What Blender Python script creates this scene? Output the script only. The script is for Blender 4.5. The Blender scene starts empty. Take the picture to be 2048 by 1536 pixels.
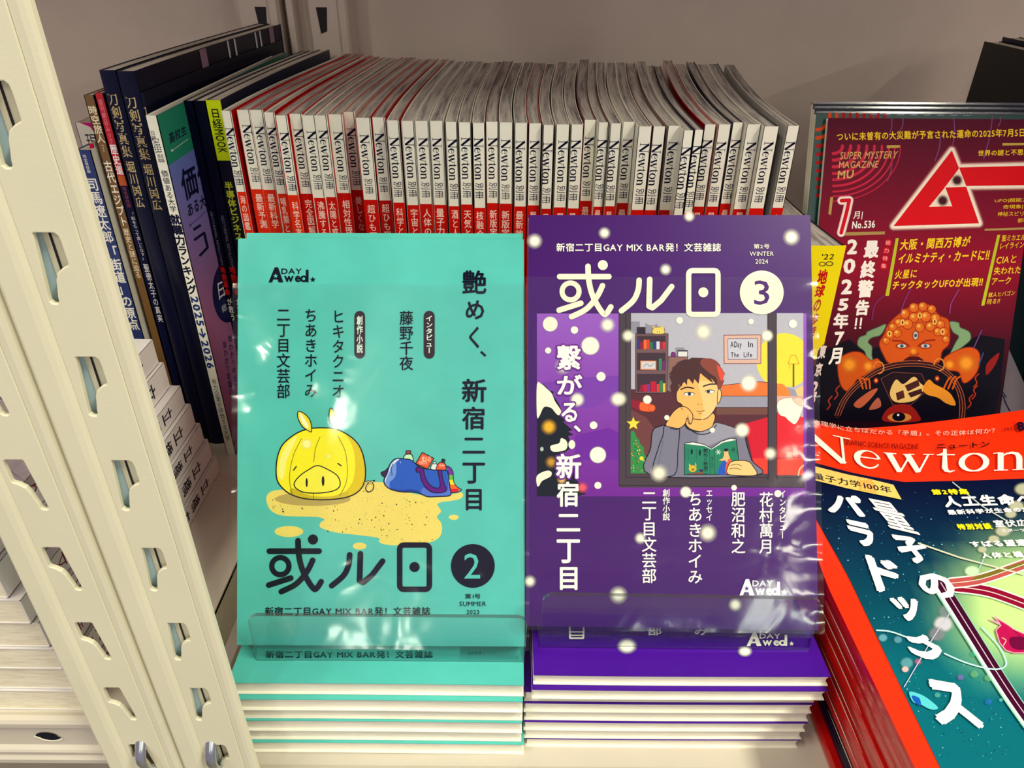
import bpy, math, random
from mathutils import Vector, Matrix
from mathutils.geometry import tessellate_polygon

# ------------------------------------------------------------------ camera, light, exposure
FPX = 1475.0                     # focal length in pixels of the 2048 px wide frame
PITCH, ROLL = math.radians(31.3), math.radians(0.4)
CAM = Vector((0, 0, .37))        # shelf surface of the middle bay is z = 0, +y runs into the shelf
_F = Vector((0, math.cos(PITCH), -math.sin(PITCH)))
_U0 = Vector((0, math.sin(PITCH), math.cos(PITCH)))
_X = Vector((1, 0, 0))
_R = _X*math.cos(ROLL) + _U0*math.sin(ROLL)
_U = _U0*math.cos(ROLL) - _X*math.sin(ROLL)
scene = bpy.context.scene
col = scene.collection
cd = bpy.data.cameras.new('camera'); cam = bpy.data.objects.new('camera', cd); col.objects.link(cam)
cd.sensor_width = 36; cd.lens = FPX/2048*36; cd.clip_start = .01
cam.matrix_world = Matrix(((_R.x, _U.x, -_F.x, CAM.x), (_R.y, _U.y, -_F.y, CAM.y), (_R.z, _U.z, -_F.z, CAM.z), (0, 0, 0, 1)))
scene.camera = cam
vs = scene.view_settings
vs.view_transform = 'Standard'; vs.look = 'None'; vs.gamma = 1; vs.use_curve_mapping = False
vs.exposure = 0.20
w = bpy.data.worlds.new('shop'); scene.world = w; w.use_nodes = True
w.node_tree.nodes['Background'].inputs[0].default_value = (.50, .43, .52, 1)
w.node_tree.nodes['Background'].inputs[1].default_value = .55
# the shop's ceiling: rows of fluorescent tubes running away from the shelf
def tube(x, y, power, lw=.16, ln=1.2):
    l = bpy.data.lights.new('ceiling_tube', 'AREA'); l.shape = 'RECTANGLE'; l.size = lw; l.size_y = ln
    l.energy = power; l.color = (1.0, .97, .77)
    o = bpy.data.objects.new('ceiling_tube', l); col.objects.link(o); o.location = (x, y, 1.72)
    return o
tube(1.0, -.45, 36, .22, .7); tube(-.9, -.30, 14, .22, .7)
tube(-.95, -1.9, 16, .16, .7)
for x, pw in ((-1.05, 26), (1.75, 15), (4.2, 26)):
    for i, y in enumerate((-2.5, -4.1, -5.7, -7.3)):
        if x > 0 or i > 1: tube(x, y, pw)
tube(1.15, -5.2, 14)

# ------------------------------------------------------------------ helpers
def ray(px, py): return _F + _R*((px-1024)/FPX) + _U*((768-py)/FPX)
def onY(px, py, y): d = ray(px, py); return CAM + d*(y/d.y)
def onZ(px, py, z): d = ray(px, py); return CAM + d*((z-CAM.z)/d.z)
def at(px, py, zc): return CAM + ray(px, py)*zc
def lin(c):
    c = [v/255 for v in c[:3]]
    return tuple((v/12.92 if v <= .04045 else ((v+.055)/1.055)**2.4) for v in c)
def lerp(a, b, t): return a+(b-a)*t
def interp(tab, x):
    if x <= tab[0][0]: return tab[0][1]
    for (a, va), (b, vb) in zip(tab, tab[1:]):
        if x <= b: return lerp(va, vb, (x-a)/(b-a))
    return tab[-1][1]

MATS = {}
def mat(name, rgb, rough=.5, spec=.5, metal=0, coat=0, noise=.04, nscale=60, bump=0, bscale=200, coatr=.1):
    if name in MATS: return MATS[name]
    m = bpy.data.materials.new(name); m.use_nodes = True; nt = m.node_tree; b = nt.nodes['Principled BSDF']
    c = lin(rgb)
    b.inputs['Roughness'].default_value = rough; b.inputs['Metallic'].default_value = metal
    b.inputs['Specular IOR Level'].default_value = spec; b.inputs['Coat Weight'].default_value = coat
    b.inputs['Coat Roughness'].default_value = coatr
    tc = nt.nodes.new('ShaderNodeTexCoord'); n = nt.nodes.new('ShaderNodeTexNoise'); n.inputs['Scale'].default_value = nscale
    nt.links.new(tc.outputs['Object'], n.inputs['Vector'])
    r = nt.nodes.new('ShaderNodeValToRGB'); r.color_ramp.elements[0].position = .3; r.color_ramp.elements[1].position = .7
    r.color_ramp.elements[0].color = tuple(max(0, v*(1-noise)) for v in c)+(1,)
    r.color_ramp.elements[1].color = tuple(min(1, v*(1+noise)) for v in c)+(1,)
    nt.links.new(n.outputs['Fac'], r.inputs['Fac']); nt.links.new(r.outputs['Color'], b.inputs['Base Color'])
    if bump:
        n2 = nt.nodes.new('ShaderNodeTexNoise'); n2.inputs['Scale'].default_value = bscale
        nt.links.new(tc.outputs['Object'], n2.inputs['Vector'])
        bp = nt.nodes.new('ShaderNodeBump'); bp.inputs['Strength'].default_value = bump; bp.inputs['Distance'].default_value = .001
        nt.links.new(n2.outputs['Fac'], bp.inputs['Height']); nt.links.new(bp.outputs['Normal'], b.inputs['Normal'])
    MATS[name] = m; return m
def page_mat(name, light, dark, accent=None, scale=60):
    """edges of leaves: fine streaks running along the leaves (attribute st.x counts across the block)"""
    m = bpy.data.materials.new(name); m.use_nodes = True; nt = m.node_tree; b = nt.nodes['Principled BSDF']
    b.inputs['Roughness'].default_value = .75; b.inputs['Specular IOR Level'].default_value = .2
    at_ = nt.nodes.new('ShaderNodeAttribute'); at_.attribute_name = 'st'
    sp = nt.nodes.new('ShaderNodeSeparateXYZ'); nt.links.new(at_.outputs['Vector'], sp.inputs[0])
    oi = nt.nodes.new('ShaderNodeObjectInfo')
    mu = nt.nodes.new('ShaderNodeMath'); mu.operation = 'MULTIPLY'; mu.inputs[1].default_value = 90
    nt.links.new(oi.outputs['Random'], mu.inputs[0])
    cb = nt.nodes.new('ShaderNodeCombineXYZ'); sc = nt.nodes.new('ShaderNodeMath'); sc.operation = 'MULTIPLY'; sc.inputs[1].default_value = .5
    nt.links.new(sp.outputs[1], sc.inputs[0])
    nt.links.new(sp.outputs[0], cb.inputs[0]); nt.links.new(mu.outputs[0], cb.inputs[1]); nt.links.new(sc.outputs[0], cb.inputs[2])
    n = nt.nodes.new('ShaderNodeTexNoise'); n.inputs['Scale'].default_value = scale; n.inputs['Detail'].default_value = 6; n.inputs['Roughness'].default_value = .75
    nt.links.new(cb.outputs[0], n.inputs['Vector'])
    r = nt.nodes.new('ShaderNodeValToRGB'); e = r.color_ramp.elements
    e[0].position = .34; e[0].color = lin(dark)+(1,); e[1].position = .56; e[1].color = lin(light)+(1,)
    if accent:
        x = e.new(.70); x.color = lin(light)+(1,); x = e.new(.73); x.color = lin(accent)+(1,)
    nt.links.new(n.outputs['Fac'], r.inputs['Fac']); nt.links.new(r.outputs['Color'], b.inputs['Base Color'])
    MATS[name] = m; return m
def ink_mat(name, alpha):
    m = bpy.data.materials.new(name); m.use_nodes = True; nt = m.node_tree; b = nt.nodes['Principled BSDF']
    a = nt.nodes.new('ShaderNodeAttribute'); a.attribute_name = 'ink'
    tc = nt.nodes.new('ShaderNodeTexCoord'); n = nt.nodes.new('ShaderNodeTexNoise'); n.inputs['Scale'].default_value = 900
    nt.links.new(tc.outputs['Object'], n.inputs['Vector'])
    mr = nt.nodes.new('ShaderNodeMapRange'); mr.inputs['To Min'].default_value = .93; mr.inputs['To Max'].default_value = 1.07
    nt.links.new(n.outputs['Fac'], mr.inputs['Value'])
    vm = nt.nodes.new('ShaderNodeVectorMath'); vm.operation = 'SCALE'
    nt.links.new(a.outputs['Color'], vm.inputs[0]); nt.links.new(mr.outputs[0], vm.inputs['Scale'])
    nt.links.new(vm.outputs[0], b.inputs['Base Color'])
    if alpha: nt.links.new(a.outputs['Alpha'], b.inputs['Alpha'])
    b.inputs['Roughness'].default_value = .42; b.inputs['Specular IOR Level'].default_value = .08
    return m
INK = ink_mat('printed_ink', False); INKA = ink_mat('printed_soft_ink', True)
def film_mat(name, bump, bscale, rough, tint=(1, 1, 1), edge=0):
    """clear plastic: what is behind shows through, the shop reflects in it"""
    m = bpy.data.materials.new(name); m.use_nodes = True; nt = m.node_tree
    nt.nodes.remove(nt.nodes['Principled BSDF'])
    out = nt.nodes['Material Output']; tr = nt.nodes.new('ShaderNodeBsdfTransparent'); tr.inputs[0].default_value = tint+(1,)
    gl = nt.nodes.new('ShaderNodeBsdfGlossy'); gl.inputs['Roughness'].default_value = rough
    fr = nt.nodes.new('ShaderNodeLayerWeight'); fr.inputs['Blend'].default_value = .5
    pw = nt.nodes.new('ShaderNodeMath'); pw.operation = 'POWER'; pw.inputs[1].default_value = 5
    mx = nt.nodes.new('ShaderNodeMixShader')
    tc = nt.nodes.new('ShaderNodeTexCoord'); n = nt.nodes.new('ShaderNodeTexNoise'); n.inputs['Scale'].default_value = bscale
    n.inputs['Detail'].default_value = 2; n.inputs['Distortion'].default_value = .6
    nt.links.new(tc.outputs['Object'], n.inputs['Vector'])
    bp = nt.nodes.new('ShaderNodeBump'); bp.inputs['Strength'].default_value = bump; bp.inputs['Distance'].default_value = .004
    nt.links.new(n.outputs['Fac'], bp.inputs['Height'])
    nt.links.new(bp.outputs['Normal'], gl.inputs['Normal']); nt.links.new(fr.outputs['Facing'], pw.inputs[0])
    ad = nt.nodes.new('ShaderNodeMath'); ad.operation = 'ADD'; ad.use_clamp = True; ad.inputs[1].default_value = edge+.035
    nt.links.new(pw.outputs[0], ad.inputs[0]); nt.links.new(ad.outputs[0], mx.inputs[0])
    nt.links.new(tr.outputs[0], mx.inputs[1]); nt.links.new(gl.outputs[0], mx.inputs[2])
    nt.links.new(mx.outputs[0], out.inputs['Surface'])
    MATS[name] = m; return m

def link(name, me, parent=None, kind=None):
    o = bpy.data.objects.new(name, me); col.objects.link(o)
    if parent: o.parent = parent
    if kind: o['kind'] = kind
    return o
def wloc(o):
    v = Vector((0, 0, 0))
    while o: v += o.location; o = o.parent
    return v
def tag(o, label, cat=None, group=None, kind=None):
    o['label'] = label
    if cat: o['category'] = cat
    if group: o['group'] = group
    if kind: o['kind'] = kind
    return o
def thing(name, label, cat, loc, group=None):
    o = bpy.data.objects.new(name, None); o.empty_display_size = .01; col.objects.link(o); o.location = loc
    return tag(o, label, cat, group)

class MB:
    """collects faces in world coordinates, build() links them as one mesh object"""
    def __init__(s): s.v = []; s.f = []; s.m = []; s.st = []
    def vert(s, p, st=(0, 0)): s.v.append(Vector(p)); s.st.append(st); return len(s.v)-1
    def face(s, idx, m=0): s.f.append(tuple(idx)); s.m.append(m)
    def quad(s, a, b, c, d, m=0): s.face([s.vert(p) for p in (a, b, c, d)], m)
    def hexa(s, p, m=0, sts=None, ms=None):
        """p: 8 corners, bottom ring 0-3, top ring 4-7"""
        i = [s.vert(q, sts[k] if sts else (0, 0)) for k, q in enumerate(p)]
        for k, f in enumerate(((3, 2, 1, 0), (4, 5, 6, 7), (0, 1, 5, 4), (1, 2, 6, 5), (2, 3, 7, 6), (3, 0, 4, 7))):
            s.face([i[j] for j in f], ms[k] if ms else m)
    def box(s, x0, x1, y0, y1, z0, z1, m=0, ms=None):
        s.hexa([(x0, y0, z0), (x1, y0, z0), (x1, y1, z0), (x0, y1, z0), (x0, y0, z1), (x1, y0, z1), (x1, y1, z1), (x0, y1, z1)], m, None, ms)
    def grid(s, fn, nu, nv, m=0, st=None, flip=False):
        base = len(s.v)
        for j in range(nv+1):
            for i in range(nu+1):
                u, v = i/nu, j/nv; s.vert(fn(u, v), st(u, v) if st else (u, v))
        for j in range(nv):
            for i in range(nu):
                a = base+j*(nu+1)+i; q = (a, a+1, a+nu+2, a+nu+1)
                s.face(q[::-1] if flip else q, m)
    def slab(s, fn, nu, nv, off, m=0, st=None):
        """a curved sheet fn(u,v) with thickness vector off(u,v)"""
        s.grid(fn, nu, nv, m, st); g = lambda u, v: Vector(fn(u, v))+Vector(off(u, v)); s.grid(g, nu, nv, m, st, True)
        for e in range(2):
            for i in range(nu):
                u0, u1 = i/nu, (i+1)/nu; q = [fn(u0, e), fn(u1, e), g(u1, e), g(u0, e)]; s.quad(*(q if not e else q[::-1]), m)
            for j in range(nv):
                v0, v1 = j/nv, (j+1)/nv; q = [fn(e, v0), fn(e, v1), g(e, v1), g(e, v0)]; s.quad(*(q if e else q[::-1]), m)
    def build(s, name, mats, parent=None, smooth=False, kind=None):
        if not isinstance(mats, (list, tuple)): mats = [mats]
        o0 = wloc(parent) if parent else Vector((0, 0, 0))
        me = bpy.data.meshes.new(name); me.from_pydata([tuple(p-o0) for p in s.v], [], s.f)
        for m in mats: me.materials.append(m)
        me.polygons.foreach_set('material_index', s.m)
        if smooth: me.polygons.foreach_set('use_smooth', [True]*len(s.f))
        a = me.attributes.new('st', 'FLOAT_VECTOR', 'POINT')
        a.data.foreach_set('vector', [c for st in s.st for c in (st[0], st[1], 0)])
        me.update()
        return link(name, me, parent, kind)

# glyph outlines come from the built-in font, as flat meshes
_tc = bpy.data.curves.new('glyph', 'FONT'); _tc.fill_mode = 'BOTH' if hasattr(_tc, 'fill_mode') else _tc.fill_mode
_to = bpy.data.objects.new('glyph', _tc); col.objects.link(_to)
_tc.size = 1; _tc.resolution_u = 2
GL = {}
def glyph(ch, bold=0):
    k = (ch, bold)
    if k in GL: return GL[k]
    if bold:                                   # heavier face: the letter laid over itself with small shifts
        v, f, adv = glyph(ch); V_ = []; F_ = []; b = bold*.85
        sh = [(b, 0), (-b, 0), (0, b), (0, -b)] if bold < .03 else [(b*math.cos(i*math.pi/3+.2), b*math.sin(i*math.pi/3+.2)) for i in range(6)]
        for dx, dy in sh:
            n = len(V_); V_ += [(p[0]+dx, p[1]+dy) for p in v]; F_ += [tuple(i+n for i in t[:3])+(len(V_)//max(1, len(v))-1,) for t in f]
        GL[k] = (V_, F_, adv+b); return GL[k]
    _tc.body = ch
    dg = bpy.context.evaluated_depsgraph_get(); dg.update()
    me = _to.evaluated_get(dg).to_mesh()
    v = [(p.co.x, p.co.y) for p in me.vertices]; me.calc_loop_triangles()
    f = [tuple(t.vertices) for t in me.loop_triangles]
    _to.evaluated_get(dg).to_mesh_clear()
    if ord(ch) > 0x2000: adv = 1.0
    elif v: adv = max(p[0] for p in v)+.06
    else: adv = .28
    GL[k] = (v, f, adv); return GL[k]

# hand-drawn serif letters for the magazine title (cap height .70, x-height .47)
def _arc(cx, cy, rx, ry, a0, a1, n=14): return [(cx+rx*math.cos(math.radians(lerp(a0, a1, i/n))), cy+ry*math.sin(math.radians(lerp(a0, a1, i/n)))) for i in range(n+1)]
def _wid(n, lo, hi, a0, a1): return [lo+(hi-lo)*abs(math.cos(math.radians(lerp(a0, a1, i/n)))) for i in range(n+1)]
SER = {
 'N': (.80, [([(.15, 0), (.15, .69)], [.04, .04]), ([(.03, .0125), (.29, .0125)], [.025]*2), ([(.01, .6875), (.2, .6875)], [.025]*2),
             ([(.135, .69), (.66, .0)], [.135, .12]), ([(.665, -.01), (.665, .69)], [.04, .04]), ([(.54, .6875), (.79, .6875)], [.025]*2)]),
 'e': (.45, [(_arc(.215, .235, .165, .22, 10, 335, 16), [.05, .035, .022, .022, .03, .05, .075, .092, .095, .088, .07, .055, .045, .04, .035, .03, .018]),
             ([(.07, .275), (.37, .275)], [.028]*2)]),
 'w': (.74, [([(.06, .465), (.22, .0)], [.095, .08]), ([(.225, .0), (.37, .42)], [.032]*2), ([(.33, .465), (.50, .0)], [.095, .08]),
             ([(.505, .0), (.65, .46)], [.032]*2), ([(-.01, .46), (.17, .46)], [.022]*2), ([(.27, .46), (.44, .46)], [.022]*2), ([(.57, .46), (.73, .46)], [.022]*2)]),
 't': (.33, [([(.14, .60), (.14, .10)], [.05, .088]), ([(.14, .12), (.17, .035), (.22, .012), (.29, .04)], [.088, .07, .045, .015]), ([(.02, .447), (.29, .447)], [.03]*2),
             ([(.03, .44), (.12, .50), (.15, .60)], [.01, .03, .02])]),
 'o': (.50, [(_arc(.24, .235, .185, .222, 0, 360, 20), _wid(20, .028, .092, 0, 360))]),
 'n': (.55, [([(.13, .46), (.13, .0)], [.088]*2), ([(.02, .445), (.13, .462)], [.02, .03]), ([(.03, .0115), (.24, .0115)], [.023]*2),
             ([(.15, .37), (.22, .43), (.30, .45), (.37, .42), (.405, .34), (.41, .27), (.41, .0)], [.02, .04, .055, .075, .09, .09, .09]), ([(.31, .0115), (.52, .0115)], [.023]*2)]),
}
def serif_word(word, stretch=1.0, fat=1.0):
    tris = []; x = 0
    for ch in word:
        adv, strokes = SER[ch]
        for pts, ws in strokes:
            L = []; Rr = []
            for i, p in enumerate(pts):
                a = pts[max(0, i-1)]; b = pts[min(len(pts)-1, i+1)]
                d = Vector((b[0]-a[0], b[1]-a[1])).normalized(); n = Vector((-d.y, d.x))*ws[i]*fat/2
                L.append((x+p[0]+n.x, p[1]+n.y)); Rr.append((x+p[0]-n.x, p[1]-n.y))
            for i in range(len(pts)-1):
                tris.append((L[i], L[i+1], Rr[i+1])); tris.append((L[i], Rr[i+1], Rr[i]))
        x += adv*stretch
    return tris, x

def spline(pts, closed=False, n=5):
    P = [Vector(p) for p in pts]; m = len(P); out = []
    rng = range(m) if closed else range(m-1)
    for i in rng:
        if closed: a, b, c, d = P[(i-1) % m], P[i], P[(i+1) % m], P[(i+2) % m]
        else: a, b, c, d = P[max(0, i-1)], P[i], P[i+1], P[min(m-1, i+2)]
        for k in range(n):
            t = k/n
            out.append(.5*((2*b)+(c-a)*t+(2*a-5*b+4*c-d)*t*t+(3*b-a-3*c+d)*t**3))
    if not closed: out.append(P[-1])
    return [(p.x, p.y) for p in out]

class Art:
    """flat print: shapes in 2-D coordinates put on a surface by self.map(a, b, offset)"""
    def __init__(s, mapfn, base=4e-5, step=1.6e-6, maxedge=None, up=False):
        s.map = mapfn; s.v = []; s.f = []; s.c = []; s.off = base; s.step = step; s.fr = (0, 0, 1); s.maxedge = maxedge; s.up = up; s.sub = 0; s.mi = []
    def frame(s, ox, oy, k): s.fr = (ox, oy, k); return s
    def P(s, p): ox, oy, k = s.fr; return (ox+p[0]/k, oy+p[1]/k)
    def tri(s, a, b, c, ca, cb=None, cc=None):
        cb = cb or ca; cc = cc or ca
        if s.maxedge:
            e = [((a[0]-b[0])**2+(a[1]-b[1])**2), ((b[0]-c[0])**2+(b[1]-c[1])**2), ((c[0]-a[0])**2+(c[1]-a[1])**2)]
            k = e.index(max(e))
            if e[k] > s.maxedge**2:
                if k == 1: a, b, c, ca, cb, cc = b, c, a, cb, cc, ca
                elif k == 2: a, b, c, ca, cb, cc = c, a, b, cc, ca, cb
                m = ((a[0]+b[0])/2, (a[1]+b[1])/2); cm = tuple((p+q)/2 for p, q in zip(ca, cb))
                s.tri(a, m, c, ca, cm, cc); s.tri(m, b, c, cm, cb, cc); return
        ar = (b[0]-a[0])*(c[1]-a[1])-(b[1]-a[1])*(c[0]-a[0])
        if ar == 0: return
        if (ar > 0) != s.up: b, c, cb, cc = c, b, cc, cb
        i = len(s.v)
        for p in (a, b, c): s.v.append(s.map(p[0], p[1], s.off+s.sub*2e-7))
        s.f.append((i, i+1, i+2)); s.c += [ca, cb, cc]; s.mi.append(0 if min(ca[3], cb[3], cc[3]) > .999 else 1)
    def C(s, c):
        a = c[3] if len(c) > 3 else 1.0
        return lin(c)+(a,)
    def next(s): s.off += s.step
    def poly(s, pts, c, smooth=False, grad=None):
        """grad(x,y)->colour in 2-D frame coordinates"""
        if smooth: pts = spline(pts, True, 4)
        q = [s.P(p) for p in pts]; tr = tessellate_polygon([[Vector((p[0], p[1], 0)) for p in q]])
        for t in tr:
            if grad: s.tri(*[q[i] for i in t], *[s.C(grad(*pts[i])) for i in t])
            else: s.tri(*[q[i] for i in t], s.C(c))
        s.next()
    def rect(s, x0, y0, x1, y1, c): s.poly([(x0, y0), (x1, y0), (x1, y1), (x0, y1)], c)
    def gridfill(s, x0, y0, x1, y1, nx, ny, fn):
        for i in range(nx):
            for j in range(ny):
                q = [(lerp(x0, x1, a/nx), lerp(y0, y1, b/ny)) for a, b in ((i, j), (i+1, j), (i+1, j+1), (i, j+1))]
                cs = [s.C(fn(*p)) for p in q]; Q = [s.P(p) for p in q]
                s.tri(Q[0], Q[1], Q[2], cs[0], cs[1], cs[2]); s.tri(Q[0], Q[2], Q[3], cs[0], cs[2], cs[3])
        s.next()
    def ell(s, cx, cy, rx, ry, c, n=28, rot=0):
        cr, sr = math.cos(rot), math.sin(rot)
        s.poly([(cx+rx*math.cos(a)*cr-ry*math.sin(a)*sr, cy+rx*math.cos(a)*sr+ry*math.sin(a)*cr) for a in [2*math.pi*i/n for i in range(n)]], c)
    def glow(s, cx, cy, r, c=(252, 248, 225), hard=.35, squash=1, amax=1):
        n = 24; rr = [0, r*hard, r*(hard+.25*(1-hard)), r*(hard+.6*(1-hard)), r]; al = [amax, amax, amax*.72, amax*.25, 0]
        ring = lambda q: [s.P((cx+q*math.cos(2*math.pi*i/n), cy+q*squash*math.sin(2*math.pi*i/n))) for i in range(n)]
        base = lin(c)
        for k in range(4):
            A, B = ring(rr[k]), ring(rr[k+1]); ca, cb = base+(al[k],), base+(al[k+1],)
            for i in range(n):
                j = (i+1) % n
                if k: s.tri(A[i], B[i], A[j], ca, cb, ca)
                s.tri(A[j], B[i], B[j], ca, cb, cb)
        s.next()
    def stroke(s, pts, wd, c, closed=False, smooth=True, cap=True):
        if smooth and len(pts) > 2: pts = spline(pts, closed, 5)
        q = [s.P(p) for p in pts]; r = wd/2/s.fr[2]; cc = s.C(c)
        p_ = [Vector(v) for v in q]; q = [p_[0]]
        for v in p_[1:]:
            if (v-q[-1]).length > 1e-7: q.append(v)
        if closed and (q[0]-q[-1]).length < 1e-7: q.pop()
        n = len(q)
        if n < 2: return
        ds = [(q[(i+1) % n]-q[i]).normalized() for i in range(n if closed else n-1)]
        nrm = lambda d: Vector((-d.y, d.x))
        joints = []; side = []                          # mitred strip: (normal at segment start, at segment end)
        for i in range(n):
            if not closed and i in (0, n-1):
                side.append(nrm(ds[0] if i == 0 else ds[-1])); 
                if cap: joints.append(i)
                continue
            a_, b_ = ds[i-1], ds[i % len(ds)]
            if a_.dot(b_) < .80: side.append(None); joints.append(i)
            else: m = (nrm(a_)+nrm(b_)).normalized(); side.append(m/max(.7, m.dot(nrm(a_))))
        for i, d in enumerate(ds):
            j = (i+1) % n; na = side[i] or nrm(d); nb_ = side[j] or nrm(d); A, B = q[i], q[j]; s.sub = i % 2 if (side[i] is None or side[j] is None) else 0
            s.tri(tuple(A+na*r), tuple(B+nb_*r), tuple(B-nb_*r), cc); s.tri(tuple(A+na*r), tuple(B-nb_*r), tuple(A-na*r), cc)
        m = 14 if wd > 12 else 6
        for k_, i in enumerate(joints):
            s.sub = 2+k_ % 5; p = tuple(q[i])
            pr = [(p[0]+r*math.cos(2*math.pi*k/m), p[1]+r*math.sin(2*math.pi*k/m)) for k in range(m)]
            for k in range(m): s.tri(p, pr[k], pr[(k+1) % m], cc)
        s.sub = 0; s.next()
    def outline(s, pts, fill, wd, c, smooth=True):
        if fill: s.poly(pts, fill, smooth)
        s.stroke(pts, wd, c, True, smooth)
    def put(s, tris, quad, c, box=None):
        """tris in text space (y up) fitted into quad TL,TR,BR,BL (frame coordinates)"""
        if not tris: return
        if box: x0, x1, y0, y1 = box
        else:
            xs = [p[0] for t in tris for p in t[:3]]; ys = [p[1] for t in tris for p in t[:3]]
            x0, x1, y0, y1 = min(xs), max(xs), min(ys), max(ys)
        if callable(quad): fn = quad
        else:
            TL, TR, BR, BL = quad
            def fn(u, v):
                a = (lerp(TL[0], TR[0], u), lerp(TL[1], TR[1], u)); b = (lerp(BL[0], BR[0], u), lerp(BL[1], BR[1], u))
                return (lerp(b[0], a[0], v), lerp(b[1], a[1], v))
        cc = s.C(c); dx = (x1-x0) or 1; dy = (y1-y0) or 1
        for t in tris:
            if len(t) > 3: s.sub = t[3]
            q = [s.P(fn((p[0]-x0)/dx, (p[1]-y0)/dy)) for p in t[:3]]; s.tri(*q, cc)
        s.sub = 0; s.next()
    def _line(s, txt, bold):
        x = 0; T = []
        for ch in txt:
            v, f, adv = glyph(ch, bold)
            T += [tuple((v[i][0]+x, v[i][1]) for i in t[:3])+tuple(t[3:]) for t in f]; x += adv+bold
        return T
    def _col(s, txt, bold, pitch=1.0):
        y = 0; T = []
        for ch in txt:
            v, f, adv = glyph(ch, bold)
            w = 0 if ord(ch) > 0x2000 else (1-adv)/2
            if v and ord(ch) < 0x2000: w = .5-(min(p[0] for p in v)+max(p[0] for p in v))/2
            for t in f:
                if ch in 'ー': T.append(tuple((.5+(v[i][1]-.38), y+.38-(v[i][0]-.5)) for i in t[:3])+tuple(t[3:]))
                elif ch in '、': T.append(tuple((v[i][0]+.55, v[i][1]+y+.5) for i in t[:3])+tuple(t[3:]))
                else: T.append(tuple((v[i][0]+w, v[i][1]+y) for i in t[:3])+tuple(t[3:]))
            y -= pitch
        return T
    def text(s, txt, x0, y0, x1, y1, c, bold=0): s.put(s._line(txt, bold), ((x0, y0), (x1, y0), (x1, y1), (x0, y1)), c)
    def vtext(s, txt, x0, y0, x1, y1, c, bold=0): s.put(s._col(txt, bold), ((x0, y0), (x1, y0), (x1, y1), (x0, y1)), c)
    def qtext(s, txt, quad, c, bold=0, vert=False): s.put(s._col(txt, bold) if vert else s._line(txt, bold), quad, c)
    def rtext(s, txt, x0, y0, x1, y1, c, bold=0):      # turned a quarter clockwise, reads downwards
        s.put(s._line(txt, bold), ((x1, y0), (x1, y1), (x0, y1), (x0, y0)), c)
    def build(s, name, parent, label=None):
        o0 = wloc(parent); me = bpy.data.meshes.new(name)
        me.from_pydata([tuple(p-o0) for p in s.v], [], s.f); me.materials.append(INK); me.materials.append(INKA); me.polygons.foreach_set('material_index', s.mi)
        a = me.attributes.new('ink', 'FLOAT_COLOR', 'CORNER')
        a.data.foreach_set('color', [x for c in s.c for x in c]); me.update()
        o = link(name, me, parent)
        if label: o['label'] = label
        return o
def plane_map(P0, n):
    n = n.normalized()
    def m(a, b, off):
        d = ray(a, b); return CAM + d*(((P0+n*off)-CAM).dot(n)/d.dot(n))
    return m
def star_pts(cx, cy, r, k=.42, rot=-90):
    return [(cx+(r if i % 2 == 0 else r*k)*math.cos(math.radians(rot+i*36)), cy+(r if i % 2 == 0 else r*k)*math.sin(math.radians(rot+i*36))) for i in range(10)]

# ------------------------------------------------------------------ materials
M_STEEL = mat('cream_painted_steel', (226, 221, 192), rough=.42, spec=.5, noise=.02, nscale=30, bump=.05, bscale=900)
M_WALL = mat('back_panel_paint', (200, 184, 174), rough=.7, spec=.2, noise=.03, nscale=25, bump=.15, bscale=1200)
M_SHELF = mat('shelf_paint', (206, 197, 180), rough=.5, spec=.4, noise=.03, nscale=30)
M_INNER = mat('inner_channel_bounce_tint', (196, 222, 232), rough=.5, noise=.03)  # bluish bounce light inside the post, put into the colour so it looks lit
M_DARK = mat('dark_gap', (28, 18, 26), rough=.8)
M_CHROME = mat('zinc_plated_steel', (205, 212, 214), rough=.22, metal=1, noise=.1, nscale=200)
M_WHITE = mat('white_gloss_card', (240, 238, 222), rough=.3, spec=.5, coat=.3)
M_RED = mat('red_gloss_card', (196, 14, 12), rough=.25, spec=.5, coat=.4)
M_MAROON = mat('maroon_card', (110, 22, 30), rough=.35)
M_BLACK = mat('black_gloss_card', (5, 7, 32), rough=.3, spec=.15)
M_NAVY = mat('navy_gloss_card', (7, 12, 44), rough=.3, spec=.25)
M_BLUE = mat('blue_matt_card', (30, 50, 110), rough=.45)
M_CREAM = mat('cream_card', (226, 220, 205), rough=.5)
M_PAPERBACK = mat('paperback_card', (222, 216, 214), rough=.5)
M_TEAL = mat('teal_gloss_card', (84, 194, 182), rough=.3, spec=.3)
M_PURPLE = mat('purple_gloss_card', (72, 14, 150), rough=.3, spec=.3)
M_YEL = mat('yellow_gloss_card', (238, 226, 20), rough=.3, coat=.3)
M_LIME = mat('lime_gloss_card', (205, 222, 20), rough=.3, coat=.3)
M_BROWN = mat('brown_card', (118, 84, 44), rough=.4, coat=.2)
M_CRIMSON = mat('crimson_card', (196, 16, 40), rough=.35, coat=.2)
M_GREENC = mat('green_cover_card', (30, 120, 98), rough=.35, coat=.2)
M_ORANGE = mat('orange_red_gloss', (250, 48, 8), rough=.3, coat=.3)
P_GREY = page_mat('streaked_page_edges', (186, 178, 170), (94, 84, 92), (150, 56, 60), 300)
P_CREAM = page_mat('cream_page_edges', (238, 230, 205), (216, 204, 176), None, 700)
P_WHITE = page_mat('white_page_edges', (240, 236, 218), (230, 224, 204), None, 900)
P_DIM = page_mat('pale_page_edges', (208, 198, 186), (150, 138, 134), None, 300)

# ------------------------------------------------------------------ setting
wl = MB(); wl.box(-1.1, 1.1, .758, .77, -.25, .62); wl.build('wall_back', M_WALL, None, kind='structure')

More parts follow.
